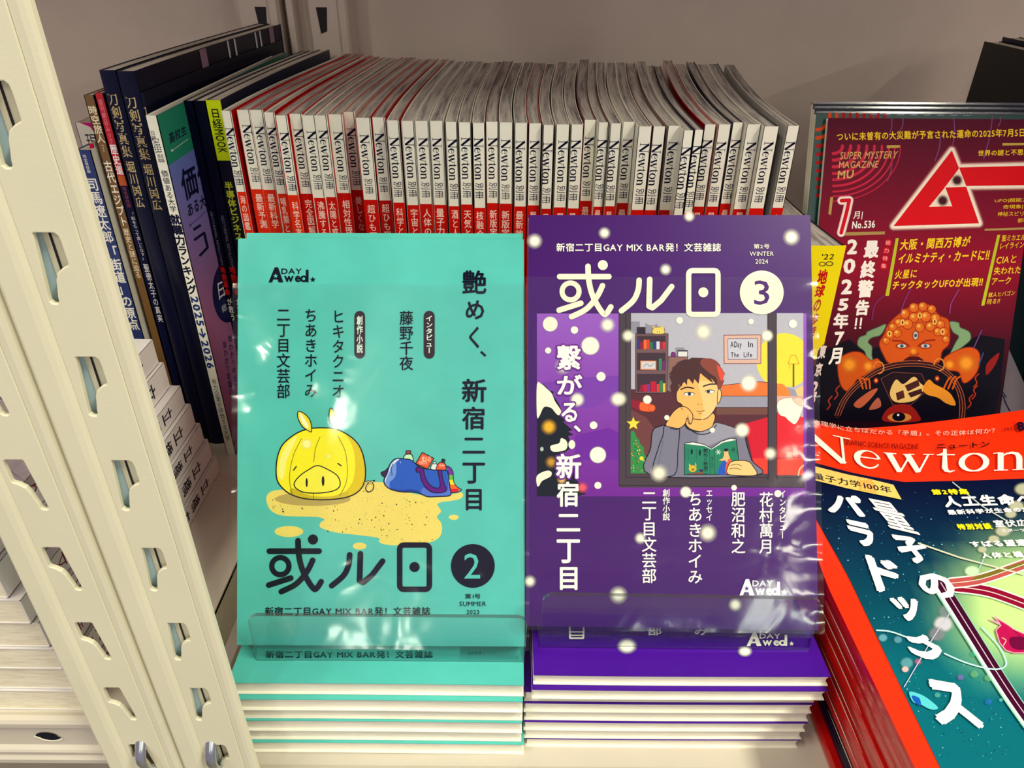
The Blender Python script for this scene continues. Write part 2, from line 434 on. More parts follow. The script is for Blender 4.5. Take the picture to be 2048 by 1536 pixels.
fl = MB(); fl.box(-1.6, 1.6, -1.5, .77, -.95, -.93); fl.build('floor', mat('vinyl_floor', (120, 112, 104), rough=.5), None, kind='structure')

def rounded_slot(x, z, mir, dz=0):
    pts = [(0, -.6), (.6, 0), (6.2, 0), (7.2, -1), (7.5, -3), (7.5, -9.6), (7.2, -10.4), (5.2, -11.4), (3.6, -12.8), (2.8, -14.6), (2.2, -17.5), (1.6, -20.2), (1.5, -21.6), (.7, -22.6), (-.9, -22.6), (-1.8, -21.6), (-1.7, -19.5)]
    return [((x-p[0]*.00113) if mir else (x+p[0]*.00113), z+p[1]*.00107) for p in pts]
SLOT_Z = [.37-v for v in (.034, .0767, .1194, .1621, .2048, .2475, .2902, .3329)]
SLOT_Z += [SLOT_Z[0]+.0427*k for k in (1, 2, 3, 4)] + [SLOT_Z[-1]-.0427*k for k in (1, 2)]
def plate(xa, xb, y, slots, za, zb):
    cu = bpy.data.curves.new('plate', 'CURVE'); cu.dimensions = '2D'; cu.fill_mode = 'BOTH'; cu.extrude = .0007; cu.bevel_depth = .0004; cu.bevel_resolution = 1
    def add(pts):
        sp = cu.splines.new('POLY'); sp.points.add(len(pts)-1); sp.use_cyclic_u = True
        for i, p in enumerate(pts): sp.points[i].co = (p[0], p[1], 0, 1)
    add([(xa, za), (xb, za), (xb, zb), (xa, zb)])
    for s in slots: add(s)
    o = bpy.data.objects.new('plate', cu); col.objects.link(o)
    dg = bpy.context.evaluated_depsgraph_get(); me = o.evaluated_get(dg).to_mesh()
    v = [Vector((p.co.x, y+.0011-p.co.z, p.co.y)) for p in me.vertices]; f = [tuple(p.vertices) for p in me.polygons]
    o.evaluated_get(dg).to_mesh_clear(); bpy.data.objects.remove(o)
    return v, f
PY = .2105
def post(parent, x0, mir):
    za, zb = -.32, .62
    m = MB()
    prof = [(0, .008 if mir else .030), (0, .004), (.0008, .0012), (.0024, 0), (.0085, 0), (.0105, .0006), (.0125, .0022)]
    prof2 = [(.0295, .0022), (.0297, .0027), (.0301, .0027), (.0303, .0019), (.0330, .0014), (.0348, .0016), (.0359, .0026), (.0362, .0042), (.0352, .0056), (.0325, .0060)]
    for pr in (prof, prof2):
        for a, b in zip(pr, pr[1:]):
            m.quad((x0+a[0], PY+a[1], za), (x0+b[0], PY+b[1], za), (x0+b[0], PY+b[1], zb), (x0+a[0], PY+a[1], zb))
        for a, b in zip(pr, pr[1:]):     # inside skin, gives the sheet its thickness
            q = lambda p, z: (x0+p[0]+(.0009 if p[0] < .018 else -.0009), PY+p[1]+.0012, z)
            m.quad(q(b, za), q(a, za), q(a, zb), q(b, zb))
    xs = x0+.0222 if mir else x0+.0160
    v, f = plate(x0+.0124, x0+.0297, PY+.0016, [rounded_slot(xs, z, mir) for z in SLOT_Z], za, zb)
    b = len(m.v)
    for p in v: m.vert(p)
    for q in f: m.face([i+b for i in q])
    po = m.build('post', M_STEEL, parent, smooth=False)
    if not mir:
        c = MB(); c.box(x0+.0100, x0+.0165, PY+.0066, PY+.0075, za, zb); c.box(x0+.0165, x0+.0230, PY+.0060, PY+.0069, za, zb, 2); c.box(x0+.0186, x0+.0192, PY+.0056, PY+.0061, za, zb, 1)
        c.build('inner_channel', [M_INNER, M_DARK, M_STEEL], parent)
    return po
def board(parent, x0, x1, z, yb=.755):
    m = MB(); yf = .2190
    pr = [(yb, z), (yf+.006, z), (yf+.0035, z+.0012), (yf+.001, z+.0008), (yf, z-.001), (yf+.0002, z-.004), (yf+.0026, z-.0062), (yf+.0028, z-.0215),
          (yf+.001, z-.0232), (yf+.0004, z-.0245), (yf+.0014, z-.0262), (yf+.0016, z-.0285), (yf+.0002, z-.0305), (yf+.0004, z-.0335), (yf+.003, z-.034), (yf+.02, z-.034)]
    n = len(pr)
    for a, b in zip(pr, pr[1:]): m.quad((x0, a[0], a[1]), (x1, a[0], a[1]), (x1, b[0], b[1]), (x0, b[0], b[1]))
    m.box(x0, x1, yf+.008, yb, z-.003, z-.0006)
    for y in (.40, .58):                                        # pressed stiffening line across the board
        m.box(x0+.004, x1-.004, y, y+.003, z-.001, z+.0007)
    for x in (x0, x1-.0012): m.box(x, x+.0012, yf+.004, yb, z-.03, z-.001)
    return m.build('shelf_board', M_SHELF, parent)
def rear_post(parent, pts, hole):
    m = MB()
    for a, b in zip(pts, pts[1:]): m.quad((a[0], a[1], -.2), (b[0], b[1], -.2), (b[0], b[1], .62), (a[0], a[1], .62))
    o = m.build('rear_post', M_WALL, parent)
    for x0, x1, y in hole:
        for k in range(-1, 2):
            z = .3155+k*.0427
            h = MB(); h.hexa([(x0+.002, y-.0003, z-.021), (x1-.002, y-.0003, z-.019), (x1-.002, y+.0005, z-.019), (x0+.002, y+.0005, z-.021),
                    (x0, y-.0003, z), (x1, y-.0003, z), (x1, y+.0005, z), (x0, y+.0005, z)])
            h.build('slot_recess', M_DARK, o)
def clip(parent, x, z):
    m = MB(); R_ = .0026
    def f(u, v):
        a = math.pi*(1-u); y = PY+.004-.006*math.sin(math.pi*min(1, v*1.3)); return (x+R_*math.cos(a), y-R_*math.sin(a)*.8, z-.030*v)
    m.grid(f, 10, 8); return m.build('bracket_clip', M_CHROME, parent, smooth=True)

unit = thing('shelving_unit', 'cream slotted steel shelving bay holding the two front stacks and the long mook row', 'shelf', (-.14, .5, 0))
post(unit, -.1607, False); board(unit, -.1655, 1.05, 0)
m = MB(); m.box(-.1655, 1.05, .25, .755, .600, .618); m.build('upper_shelf', M_SHELF, unit)
rear_post(unit, [(-.2005, .75), (-.2005, .722), (-.1985, .718), (-.1935, .718), (-.1925, .722), (-.1925, .735), (-.181, .735), (-.181, .722), (-.1795, .7205), (-.156, .7205), (-.1535, .7215), (-.1535, .718), (-.1475, .717), (-.146, .720), (-.146, .757)], [(-.1735, -.1640, .7203)])
clip(unit, -.1436, .0400)
m = MB(); m.box(-.1655, 1.05, .22, .755, -.345, -.33); m.build('lower_shelf', M_SHELF, unit)
unit2 = thing('shelving_unit', 'neighbouring cream shelving bay at left edge, its shelf one slot higher with an oval hole', 'shelf', (-.25, .5, .0427))
post(unit2, -.1978, True); board(unit2, -1.0, -.1672, .0427)
m = MB(); m.box(-1.0, -.1672, .25, .755, .600, .618); m.build('upper_shelf', M_SHELF, unit2)
rear_post(unit2, [(-.245, .757), (-.2445, .7205), (-.2435, .718), (-.241, .7205), (-.2195, .7205), (-.2165, .720), (-.2135, .717), (-.2075, .717), (-.2055, .722), (-.2055, .75)], [(-.2270, -.2170, .7203)])
m = MB(); m.box(-1.0, -.1672, .22, .755, -.345, -.33); m.build('lower_shelf', M_SHELF, unit2)
clip(unit2, -.1772, .0400)
m = MB()                                                        # oval hole in the lip of the left shelf
n = 20; cx, cz = (105-1024)*.3686/1475, .0285
ring = [(cx+.0056*math.cos(2*math.pi*i/n)+(.0012 if math.sin(2*math.pi*i/n) < 0 else -.0004), .2215, cz+.0032*math.sin(2*math.pi*i/n)) for i in range(n)]
ring2 = [(cx+(p[0]-cx)*1.14, .2212, cz+(p[2]-cz)*1.18) for p in ring]
i0 = [m.vert(p) for p in ring]; i1 = [m.vert(p) for p in ring2]; m.face(i0, 0)
for i in range(n): m.face((i0[i], i0[(i+1) % n], i1[(i+1) % n], i1[i]), 1)
m.build('oval_hole', [M_BLACK, M_STEEL], unit2)
m = MB()                                                        # two punched slits at the right end of the left shelf
for x, y in ((-.186, .2985), (-.1825, .3015)): m.box(x, x+.0012, y, y+.011, .0427, .0431)
m.build('punched_slit', M_DARK, unit2)

# ------------------------------------------------------------------ upright books
def upright(name, label, cat, group, x0, x1, y, z0, z1, depth, mats, warp=None, cover_t=.0004, roundb=0, n=12):
    """mats: spine, left board, right board, page block"""
    warp = warp or (lambda x, yy: x)
    root = thing(name, label, cat, ((x0+x1)/2, y, z0), group)
    c = MB(); yb = y+depth
    def W(x, yy, z): return (warp(x, yy), yy, z)
    def board_(xa, xb, mi):
        for j in range(n):
            ya, yc = lerp(y, yb, j/n), lerp(y, yb, (j+1)/n)
            c.hexa([W(xa, ya, z0), W(xb, ya, z0), W(xb, yc, z0), W(xa, yc, z0), W(xa, ya, z1), W(xb, ya, z1), W(xb, yc, z1), W(xa, yc, z1)], mi)
    board_(x0, x0+cover_t, 1); board_(x1-cover_t, x1, 2)
    k = 6 if roundb else 1
    for i in range(k):
        a, b = i/k, (i+1)/k; f = lambda t: y-roundb*math.sin(math.pi*t)
        xa, xb = lerp(x0, x1, a), lerp(x0, x1, b)
        c.hexa([(xa, f(a), z0), (xb, f(b), z0), (xb, y+.0006, z0), (xa, y+.0006, z0), (xa, f(a), z1), (xb, f(b), z1), (xb, y+.0006, z1), (xa, y+.0006, z1)], 0)
    c.build('cover', mats[:3], root)
    p = MB(); xa, xb = x0+cover_t, x1-cover_t; zt = z1-.0006; y0 = y+.0007; y1 = yb-.0015
    wd = x1-x0
    fn = lambda u, v: W(lerp(xa, xb, u), lerp(y0, y1, v), zt)
    p.grid(fn, 3, n, 0, lambda u, v: (u*wd, v*.02))
    p.grid(lambda u, v: W(lerp(xa, xb, u), y1, lerp(zt, z0, v)), 3, 1, 0, lambda u, v: (u*wd, v*.02), True)
    p.grid(lambda u, v: W(lerp(xa, xb, u), lerp(y0, y1, v), z0+.0005), 1, n, 0, lambda u, v: (u*wd, 0), True)
    p.build('page_block', mats[3], root)
    return root
def spine_art(x0, x1, y, rb=0):
    """a, b: metres across from x0 and height z"""
    return Art(lambda a, b, off: Vector((x0+a, y-off-(rb*math.sin(math.pi*max(0, min(1, a/(x1-x0)))) if rb else 0), b)), up=True)

# long row of science mooks, spine px left/right/top as seen
ROW = [(443,462,222),(473,499,220),(499,526,220),(529,549,225),(551,574,231),(578,604,228),(605,630,231),(631,654,231),(656,685,229),(687,710,224),
 (711,741,236),(744,770,235),(773,798,241),(802,828,242),(829,857,242),(859,887,242),(890,914,244),(916,942,245),(944,970,246),(971,997,244),(998,1026,245),
 (1029,1056,246),(1057,1084,247),(1086,1109,250),(1112,1140,249),(1142,1168,249),(1169,1194,240),(1197,1218,245),(1221,1244,247),(1246,1272,244),(1277,1305,253),
 (1306,1332,253),(1336,1364,252),(1367,1388,261),(1389,1408,260),(1409,1433,249),(1437,1463,249),(1466,1488,245),(1494,1523,249),(1528,1559,253),(1575,1600,252)]
TITLES = ['海の図鑑', '最新予測', '最新科学', '哺乳類と', '科学名言', '完全図解', '沸騰する', '太陽と惑', '相対性理', '美しくな', '超ひも理', '超ひも理', '科学とは', '宇宙と人', '人体のす', '量子力学',
          '酒と人の', '天気と気', '核融合と', '新版宇宙', '新版宇宙', '最新地球']
DT = [(-.18, .024), (-.168, .020), (-.126, .013), (-.074, .010), (-.03, .007), (0, .009), (.03, .016), (.09, .019), (.168, .028)]
def fan(x, y):
    t = max(0, min(1, (y-.43)/.26)); return x + interp(DT, x)*(t**1.5) - .0035*math.sin(math.pi*t)*(1-t)
ORD = 'first second third fourth fifth sixth seventh eighth ninth tenth eleventh twelfth thirteenth fourteenth fifteenth sixteenth seventeenth eighteenth nineteenth twentieth'.split()
def ordn(n): return ORD[n-1] if n <= 20 else 'twenty-'+ORD[n-21]
random.seed(4)
ZT = .280
for i, (pa, pb, py) in enumerate(ROW):
    d = ray((pa+pb)/2, py); y = d.y*(ZT-.37)/d.z
    A, B = onZ(pa, py, ZT), onZ(pb, py, ZT); x0, x1 = A.x+.0001, B.x-.0001
    back = min(.712, y+.238+random.uniform(-.005, .005)+(.012 if i in (12, 24, 26, 30, 32, 35) else 0)+max(0, (6-i))*.004)
    sidem = M_RED if (i < 13 and i not in (7, 9)) or i in (22, 35) else random.choice([M_MAROON, M_WHITE, M_CREAM, M_NAVY if i > 28 else M_MAROON])
    if i < 22: lb = 'science mook with white and red spine lettered %s, %s from left in long row' % (TITLES[i], ordn(i+1))
    else: lb = 'white spined science mook, %s from the right end of the long row' % ordn(41-i)
    r = upright('science_mook', lb, 'magazine', 'white and red spined science mooks in a row', x0, x1, y, 0, ZT, back-y, [M_WHITE, sidem if i % 3 else M_WHITE, sidem, P_GREY], fan)
    wd = x1-x0; a = spine_art(x0, x1, y); zb = .2325+random.uniform(-.0012, .0012)
    a.rect(0, .001, wd, zb, (205-6*(i % 3), 18, 10) if i > 4 else (222, 42, 12))
    mid = wd*.5+random.uniform(-.05, .06)*wd; hw = .0029; dz = random.uniform(-.0008, .0008); ink = (14, 14, 44)
    tris, L = serif_word('Newton', .98, 1.3)
    a.put(tris, ((mid+hw*1.0, .2714+dz), (mid+hw*1.0, .2472+dz), (mid-hw*1.0, .2472+dz), (mid-hw*1.0, .2714+dz)), ink)
    a.put(a._line('別冊', .004), ((mid+hw*.82, .2455+dz), (mid+hw*.82, .2362+dz), (mid-hw*.82, .2362+dz), (mid-hw*.82, .2455+dz)), (30, 30, 60))
    t = TITLES[i] if i < 22 else ('人類の謎' if i == 40 else '最新科学')
    cw = min(.0047, wd*.62)
    a.qtext(t, ((mid-cw/2, .2292), (mid+cw/2, .2292), (mid+cw/2, .2292-.0056*len(t)), (mid-cw/2, .2292-.0056*len(t))), (244, 214, 200), .012, True)
    a.build('spine_print', r)

# ------------------------------------------------------------------ books on the left bay
SH2 = .0427
def spx(pl, pr, py, y):
    d = ray(pl, py); z = CAM.z+d.z*(y/d.y); return onY(pl, py, y).x, onY(pr, py, y).x, z
def V(a, wd, txt, z0, z1, c, cx=.5, w=.7, bold=.0):
    a.qtext(txt, ((wd*(cx-w/2), z0), (wd*(cx+w/2), z0), (wd*(cx+w/2), z1), (wd*(cx-w/2), z1)), c, bold, True)
def zof(py, y): d = ray(300, py); return CAM.z+d.z*(y/d.y)
gold = (200, 178, 128)
bend = lambda k: (lambda x, y: x+k*max(0, (y-.47)/.24)**1.6)
# lime-topped semiconductor mook and two black books
y = .475; x0, x1, z = spx(411, 440, 200, y); zT = z
wp = bend(.016)
r = upright('business_mook', 'black business mook with lime green spine head lettered 日経MOOK', 'magazine', None, x0, x1, y, SH2, z, .236, [M_BLACK, M_BLACK, M_NAVY, P_DIM], wp)
a = spine_art(x0, x1, y); wd = x1-x0; zc_ = zof(320, y)
a.rect(0, zc_, wd, z, (205, 222, 20)); V(a, wd, '日経', zof(217, y), zof(256, y), (12, 14, 20), .5, .66, .02)
a.rtext('MOOK', wd*.18, zof(258, y), wd*.82, zof(305, y), (12, 14, 20), .02)
V(a, wd, '半導体ビジネス', zof(362, y), zof(478, y), (205, 215, 40), .45, .62, .03); V(a, wd, '未来図鑑', zof(500, y), zof(600, y), (205, 215, 40), .45, .6, .02)
a.build('spine_print', r)
ra = Art(lambda p, q, off: Vector((x1+off, p, q)), up=True)
ra.poly([(y, zc_), (y+.012, zc_), (y+.012, z), (y, z)], (205, 222, 20)); ra.build('cover_print', r)
for k, (pl, pr) in enumerate(((386, 410), (366, 385))):
    xa, xb, z = spx(pl, pr, 200, y)
    r = upright('black_art_book', ('black book with thin grey vertical lettering, beside the lime topped mook' if k == 0 else 'black book with a red lettered lower spine, beside the white spined ranking guide'), 'book', None,
                xa, xb-.0002, y, SH2, z-.0005, .232, [M_BLACK, M_NAVY, M_BLACK, P_DIM], wp)
    a = spine_art(xa, xb, y); wd = xb-xa
    a.rtext('GEOTHERMAL REVOLUTION', wd*.35, zof(430-8*k, y), wd*.6, zof(535-6*k, y), (120, 120, 135), 0)
    V(a, wd, '地熱革命', zof(532, y), zof(590, y), (200, 30, 24), .4, .6, .03); V(a, wd, 'が救う', zof(595, y), zof(640, y), (220, 215, 210), .4, .6, .02)
    a.rtext('UNIVERSITY', wd*.3, zof(840, y), wd*.7, zof(900, y), (70, 70, 90), 0)
    a.build('spine_print', r)
# white spined ranking guide with green and violet cover
y = .435; x0, x1, z = spx(290, 313, 231, y); zG = z
r = upright('ranking_guide', 'white spined university guide with green and violet front, 2025-2026 down its spine', 'magazine', None, x0, x1, y, SH2, z, .268, [M_WHITE, M_WHITE, M_GREENC, P_DIM], lambda x, yy: x+(.004*max(0, (yy-.475)/.24)**1.6 if yy > .475 else 0))
a = spine_art(x0, x1, y); wd = x1-x0; nv = (18, 20, 50)
V(a, wd, '日経', zof(262, y), zof(280, y), nv, .3, .4, .01)
a.rtext('CAREER', wd*.12, zof(276, y), wd*.72, zof(306, y), nv, .01); V(a, wd, '就職', zof(308, y), zof(325, y), nv, .5, .6, .0)
V(a, wd, '価値ある大学', zof(340, y), zof(424, y), nv, .5, .62, .01)
V(a, wd, '就職力ランキング', zof(428, y), zof(588, y), nv, .48, .95, .05)
a.rtext('2025→2026', wd*.12, zof(592, y), wd*.88, zof(736, y), (40, 55, 120), .05)
V(a, wd, '有力企業が評価する大学', zof(757, y), zof(880, y), nv, .5, .5, .0)
a.build('spine_print', r)
ya = Art(lambda p, q, off: Vector((x1+off, p, q)), up=True)
ya.rect(y+.0005, .2535, y+.09, z-.0005, (34, 128, 104))
ya.gridfill(y+.0005, SH2+.002, y+.09, .2535, 3, 8, lambda p, q: tuple(lerp(a_, b_, min(1, (.2535-q)/.10)) for a_, b_ in zip((98, 112, 186), (150, 92, 132))))
ya.build('cover_print', r)
pm = Art(plane_map(Vector((x1, 0, 0)), Vector((1, 0, 0))), base=1.2e-4); pm.frame(280, 180, 5.118)
pm.qtext('高校生', ((290, 440), (470, 355), (480, 450), (310, 560)), nv, .02); pm.stroke([(330, 620), (495, 500)], 7, (190, 200, 190)); pm.ell(330, 618, 14, 14, (190, 200, 190))
pm.qtext('価値', ((395, 830), (720, 640), (770, 960), (460, 1150)), nv, .03); pm.qtext('ある大', ((480, 1165), (660, 1060), (680, 1190), (500, 1310)), nv, .03)
pm.stroke([(515, 1385), (700, 1220)], 7, (60, 60, 130)); pm.ell(515, 1385, 12, 12, (60, 60, 130))
pm.frame(300, 450, 5.12); pm.stroke([(445, 50), (520, 0)], 26, nv, smooth=False, cap=False); pm.stroke([(460, 150), (555, 80), (590, 230), (515, 310)], 26, nv, smooth=False)
pm.ell(790, 680, 150, 320, (20, 24, 70), rot=.0); pm.qtext('日', ((690, 600), (750, 570), (770, 720), (710, 770)), (220, 220, 225), .01); pm.qtext('総', ((730, 830), (775, 800), (790, 860), (745, 905)), (200, 205, 215), 0)
for (cx_, s_) in ((760, 0), (815, -60), (862, -130)): pm.qtext('早わかり年版の', ((cx_-20, 1200+s_), (cx_+20, 1190+s_), (cx_+95, 1740+s_), (cx_+55, 1750+s_)), (50, 36, 80), .02, True)
pm.build('cover_lettering', r)
# sword photo books
for k, (pl, pr, py, yy, dp) in enumerate(((198, 231, 140, .45, .262), (233, 269, 142, .45, .262), (270.5, 287, 185, .452, .255))):
    xa, xb, z = spx(pl, pr, py, yy)
    lb = ('navy sword photo book with gold spine lettering, leftmost of the three', 'navy sword photo book, middle of three, silver rules on its dark cover', 'navy sword photo book, shortest of the three, tucked against the white spined guide')[k]
    r = upright('sword_photo_book', lb, 'book', 'navy sword photo books', xa, xb-.0003, yy, SH2, z, dp, [M_NAVY, M_NAVY, M_BLACK, P_DIM], bend(.012), roundb=.0012)
    a = spine_art(xa, xb, yy, .0013); wd = xb-xa
    cx_ = .44 if k < 2 else .6; V(a, wd, '刀剣写真集', zof(188+6*k+(k == 2)*14, yy), zof(314+5*k, yy), gold, cx_, .62, .012); V(a, wd, '堀川国広', zof(322+5*k, yy), zof(414+5*k, yy), gold, cx_, .56, .012)
    a.build('spine_print', r)
    if k == 1:
        c = Art(lambda p, q, off: Vector((bend(.012)(xb-.0003, p)+off, p, q)), up=True, base=3e-4)
        for p0, p1, cc in ((.545, .556, (150, 120, 140)), (.594, .597, (220, 220, 225)), (.607, .610, (220, 220, 225)), (.650, .653, (220, 220, 225)), (.660, .663, (220, 220, 225)), (.682, .692, (150, 120, 140))):
            c.poly([(p0, z-.035), (p1, z-.035), (p1, z-.0004), (p0, z-.0004)], cc)
        c.build('cover_print', r)
# history magazines
yy = .455; xa, xb, z = spx(167, 187, 190, yy)
r = upright('history_magazine', 'brown history magazine lettered 時空旅人 down its spine', 'magazine', None, xa, xb, yy, SH2, z, .21, [M_BROWN, M_BROWN, M_NAVY, P_DIM])
a = spine_art(xa, xb, yy); wd = xb-xa; cr = (236, 224, 190)
V(a, wd, '時空旅人', zof(212, yy), zof(287, yy), cr, .5, .85, .02); V(a, wd, 'ベスト', zof(290, yy), zof(305, yy), cr, .5, .3)
V(a, wd, '古代エジプト', zof(322, yy), zof(452, yy), (246, 240, 225), .5, .85, .02); V(a, wd, '歴史と謎に迫る', zof(458, yy), zof(556, yy), (236, 220, 190), .5, .6, .01)
a.build('spine_print', r)
xa, xb, z = spx(188.5, 206, 186, yy)
r = upright('history_magazine', 'crimson history magazine lettered 歴史道, dark blue below, left of the sword books', 'magazine', None, xa, xb, yy, SH2, z, .21, [M_CRIMSON, M_CRIMSON, M_NAVY, P_DIM])
a = spine_art(xa, xb, yy); wd = xb-xa
a.rect(0, SH2, wd, zof(358, yy), (16, 20, 56)); a.rect(wd*.05, zof(372, yy), wd*.95, zof(352, yy), (190, 90, 50))
V(a, wd, '週刊朝日ムック', zof(200, yy), zof(288, yy), (240, 150, 160), .45, .45); V(a, wd, '歴史道', zof(290, yy), zof(350, yy), (250, 236, 236), .5, .85, .03)
V(a, wd, '完全保存版', zof(374, yy), zof(415, yy), (150, 70, 80), .5, .5); V(a, wd, '「和をもって貴しとなす」', zof(425, yy), zof(520, yy), (225, 220, 220), .6, .5); V(a, wd, '聖徳太子の真実', zof(528, yy), zof(644, yy), (235, 230, 230), .6, .7, .01)
a.build('spine_print', r)
yy = .45; xa, xb, z = spx(150, 180.5, 300, yy)
r = upright('essay_book', 'dark blue book with white lettering 司馬遼太郎, beside the slotted post', 'book', None, xa, xb, yy, SH2, z, .088, [M_BLUE, M_BLUE, M_CREAM, P_DIM])
a = spine_art(xa, xb, yy); wd = xb-xa; wt = (238, 234, 225)
V(a, wd, '完全保存版', zof(310, yy), zof(347, yy), wt, .5, .24); V(a, wd, '司馬遼太郎', zof(358, yy), zof(486, yy), wt, .5, .75, .02)
V(a, wd, '「街道」の原点', zof(492, yy), zof(660, yy), wt, .5, .8, .03)
a.build('spine_print', r)
xa2, xb2, z2 = spx(181.5, 189, 300, .456)
r = upright('slim_booklet', 'slim booklet with crimson and cream spine squeezed between blue and brown books', 'book', None, xa2, xb2, .456, SH2, z2+.004, .08, [M_CREAM, M_CREAM, M_CREAM, P_DIM], cover_t=.0002)
a = spine_art(xa2, xb2, .456); wd = xb2-xa2; a.rect(0, zof(345, .456), wd, z2+.004, (190, 16, 60)); a.rect(0, zof(700, .456), wd, zof(410, .456), (190, 16, 50)); a.build('spine_print', r)
yy = .545; xa, xb, z = spx(150, 190, 245, yy)
r = upright('paperback_novel', 'white spined paperback with a magenta corner lettered 現, standing behind the blue book', 'book', None, xa, xb, yy, SH2, z, .12, [M_CREAM, M_CREAM, M_CREAM, P_DIM])
a = spine_art(xa, xb, yy); wd = xb-xa
a.poly([(wd*.2, z), (wd, z), (wd, z-.022), (wd*.93, z-.010), (wd*.7, z-.003)], (200, 30, 120), False); a.qtext('現', ((wd*.3, z-.008), (wd*.85, z-.008), (wd*.85, z-.020), (wd*.3, z-.020)), (40, 30, 40), 0)
a.build('spine_print', r)

# ------------------------------------------------------------------ lying paperbacks
def lying(name, label, cat, group, x0, x1, y0, y1, z0, z1, cov, page, spine_side=None, t=.0004, wave=0, nx=14, flap=0):
    """book lying flat, leaf edges towards the viewer; spine_side 'r' puts the back on the right"""
    root = thing(name, label, cat, ((x0+x1)/2, (y0+y1)/2, z0), group)
    wz = lambda x: wave*math.sin(3.0*(x-x0)/(x1-x0)+.4)
    c = MB()
    for za, zb, mi in ((z1-t, z1, 0), (z0, z0+t, 1)):
        for i in range(nx):
            xa, xb = lerp(x0, x1, i/nx), lerp(x0, x1, (i+1)/nx); a, b = wz(xa), wz(xb)
            c.hexa([(xa, y0, za+a), (xb, y0, za+b), (xb, y1, za+b), (xa, y1, za+a), (xa, y0, zb+a), (xb, y0, zb+b), (xb, y1, zb+b), (xa, y1, zb+a)], mi)
    if spine_side == 'r': c.box(x1-.0006, x1, y0, y1, z0+wz(x1), z1+wz(x1), 2)
    if spine_side == 'l': c.box(x0, x0+.0006, y0, y1, z0+wz(x0), z1+wz(x0), 2)
    c.build('cover', cov, root)
    segs = [(z0+t, z1-t)] if not flap else [(z0+t, z1-t-flap), (z1-t-flap+.0007, z1-t-.0001)]
    p = MB()
    for k, (za, zb) in enumerate(segs):
        ins = .0016 if (k == 0 and flap) else .0006
        xa_, xb_ = x0+.0009, x1-.0009
        for i in range(nx):
            xa, xb = lerp(xa_, xb_, i/nx), lerp(xa_, xb_, (i+1)/nx); a, b = wz(xa), wz(xb); h = zb-za
            sts = [(0, xa*.2), (0, xb*.2), (0, xb*.2), (0, xa*.2), (h, xa*.2), (h, xb*.2), (h, xb*.2), (h, xa*.2)]
            p.hexa([(xa, y0+ins, za+a), (xb, y0+ins, za+b), (xb, y1-ins, za+b), (xa, y1-ins, za+a), (xa, y0+ins, zb+a), (xb, y0+ins, zb+b), (xb, y1-ins, zb+b), (xa, y1-ins, zb+a)], 0, sts)
    p.build('page_block', page, root)
    return root
# thick white paperbacks on the far left shelf: leaf edges to the front, lettered backs to the right
zs = [SH2, .0575, .0735, .0880, .1048, .1200, .1385, .1560]
xr = [-.2075, -.2090, -.2105, -.2125, -.2150, -.2205, -.2225]
for k in range(7):
    pos = ('bottom one, on the shelf', 'second from the bottom', 'third from the bottom', 'middle one', 'third from the top', 'second from the top', 'topmost, partly under crumpled wrap')[k]
    x1 = xr[k]; z0, z1 = zs[k], zs[k+1]-.0003; ya_ = .2262+.001*(k % 2); yf = .415-.002*k
    r = lying('thick_paperback', 'thick white paperback in stack behind the slotted posts, %s' % pos, 'book', 'thick paperbacks stacked behind the slotted posts',
              x1-.125, x1, ya_, yf, z0, z1, [M_PAPERBACK]*3, P_CREAM, 'r', wave=.0004)
    a = Art(lambda p, q, off: Vector((x1+off, p, q)), up=False)
    a.put(a._col('立橋存秋', .02, 1.22), ((yf-.018, z1-.0030), (yf-.018, z0+.0035), (yf-.083, z0+.0035), (yf-.083, z1-.0030)), (24, 20, 40))
    a.put(a._col('ほん文庫', .0, 1.1), ((ya_+.060, z1-.003), (ya_+.060, z0+.004), (ya_+.012, z0+.004), (ya_+.012, z1-.003)), (120, 20, 40))
    a.build('spine_print', r)
    if k == 6:
        a = Art(lambda p, q, off: Vector((p, q, z1+.0005+off)), up=True)
        for j in range(3): a.put(a._line('文庫本の帯の小さな文字', 0), ((x1-.035, yf-.022-.006*j), (x1-.012, yf-.012-.006*j), (x1-.013, yf-.015-.006*j), (x1-.036, yf-.025-.006*j)), (120, 110, 120))
        a.build('cover_print', r)
random.seed(9); m = MB()
pt = {}
def crum(u, v):
    k = (round(u, 4), round(v, 4))
    if k not in pt:
        b = math.sin(math.pi*u)**.4*math.sin(math.pi*v)**.4
        pt[k] = (lerp(-.30, -.2160, u)+random.uniform(-.002, .002), lerp(.236, .33, v)+random.uniform(-.002, .002), .1572+b*(.022+random.uniform(-.004, .004)))
    return pt[k]
m.grid(crum, 16, 20)
o = m.build('crumpled_wrap', film_mat('crumpled_clear_wrap', .5, 120, .12, (.72, .66, .70), .12), None)
tag(o, 'crumpled clear plastic wrap lying on the thick paperback stack at left', 'plastic wrap')

# ------------------------------------------------------------------ right side: magazines and guide
# dark books standing at the far right, covers towards the viewer's left
for k, (x0, x1, z, ya, lb) in enumerate(((.4005, .4135, .2955, .44, 'dark green-black book standing in the upper right corner, nearest the wall panel'), (.4150, .4290, .2990, .45, 'navy book behind the dark green one in the upper right corner'))):
    r = upright('dark_hardback', lb, 'book', None, x0, x1, ya, 0, z, .69-ya, [M_BLACK, mat('dark_green_card', (4, 14, 18), rough=.25, spec=.3) if k == 0 else M_NAVY, M_BLACK, P_DIM])
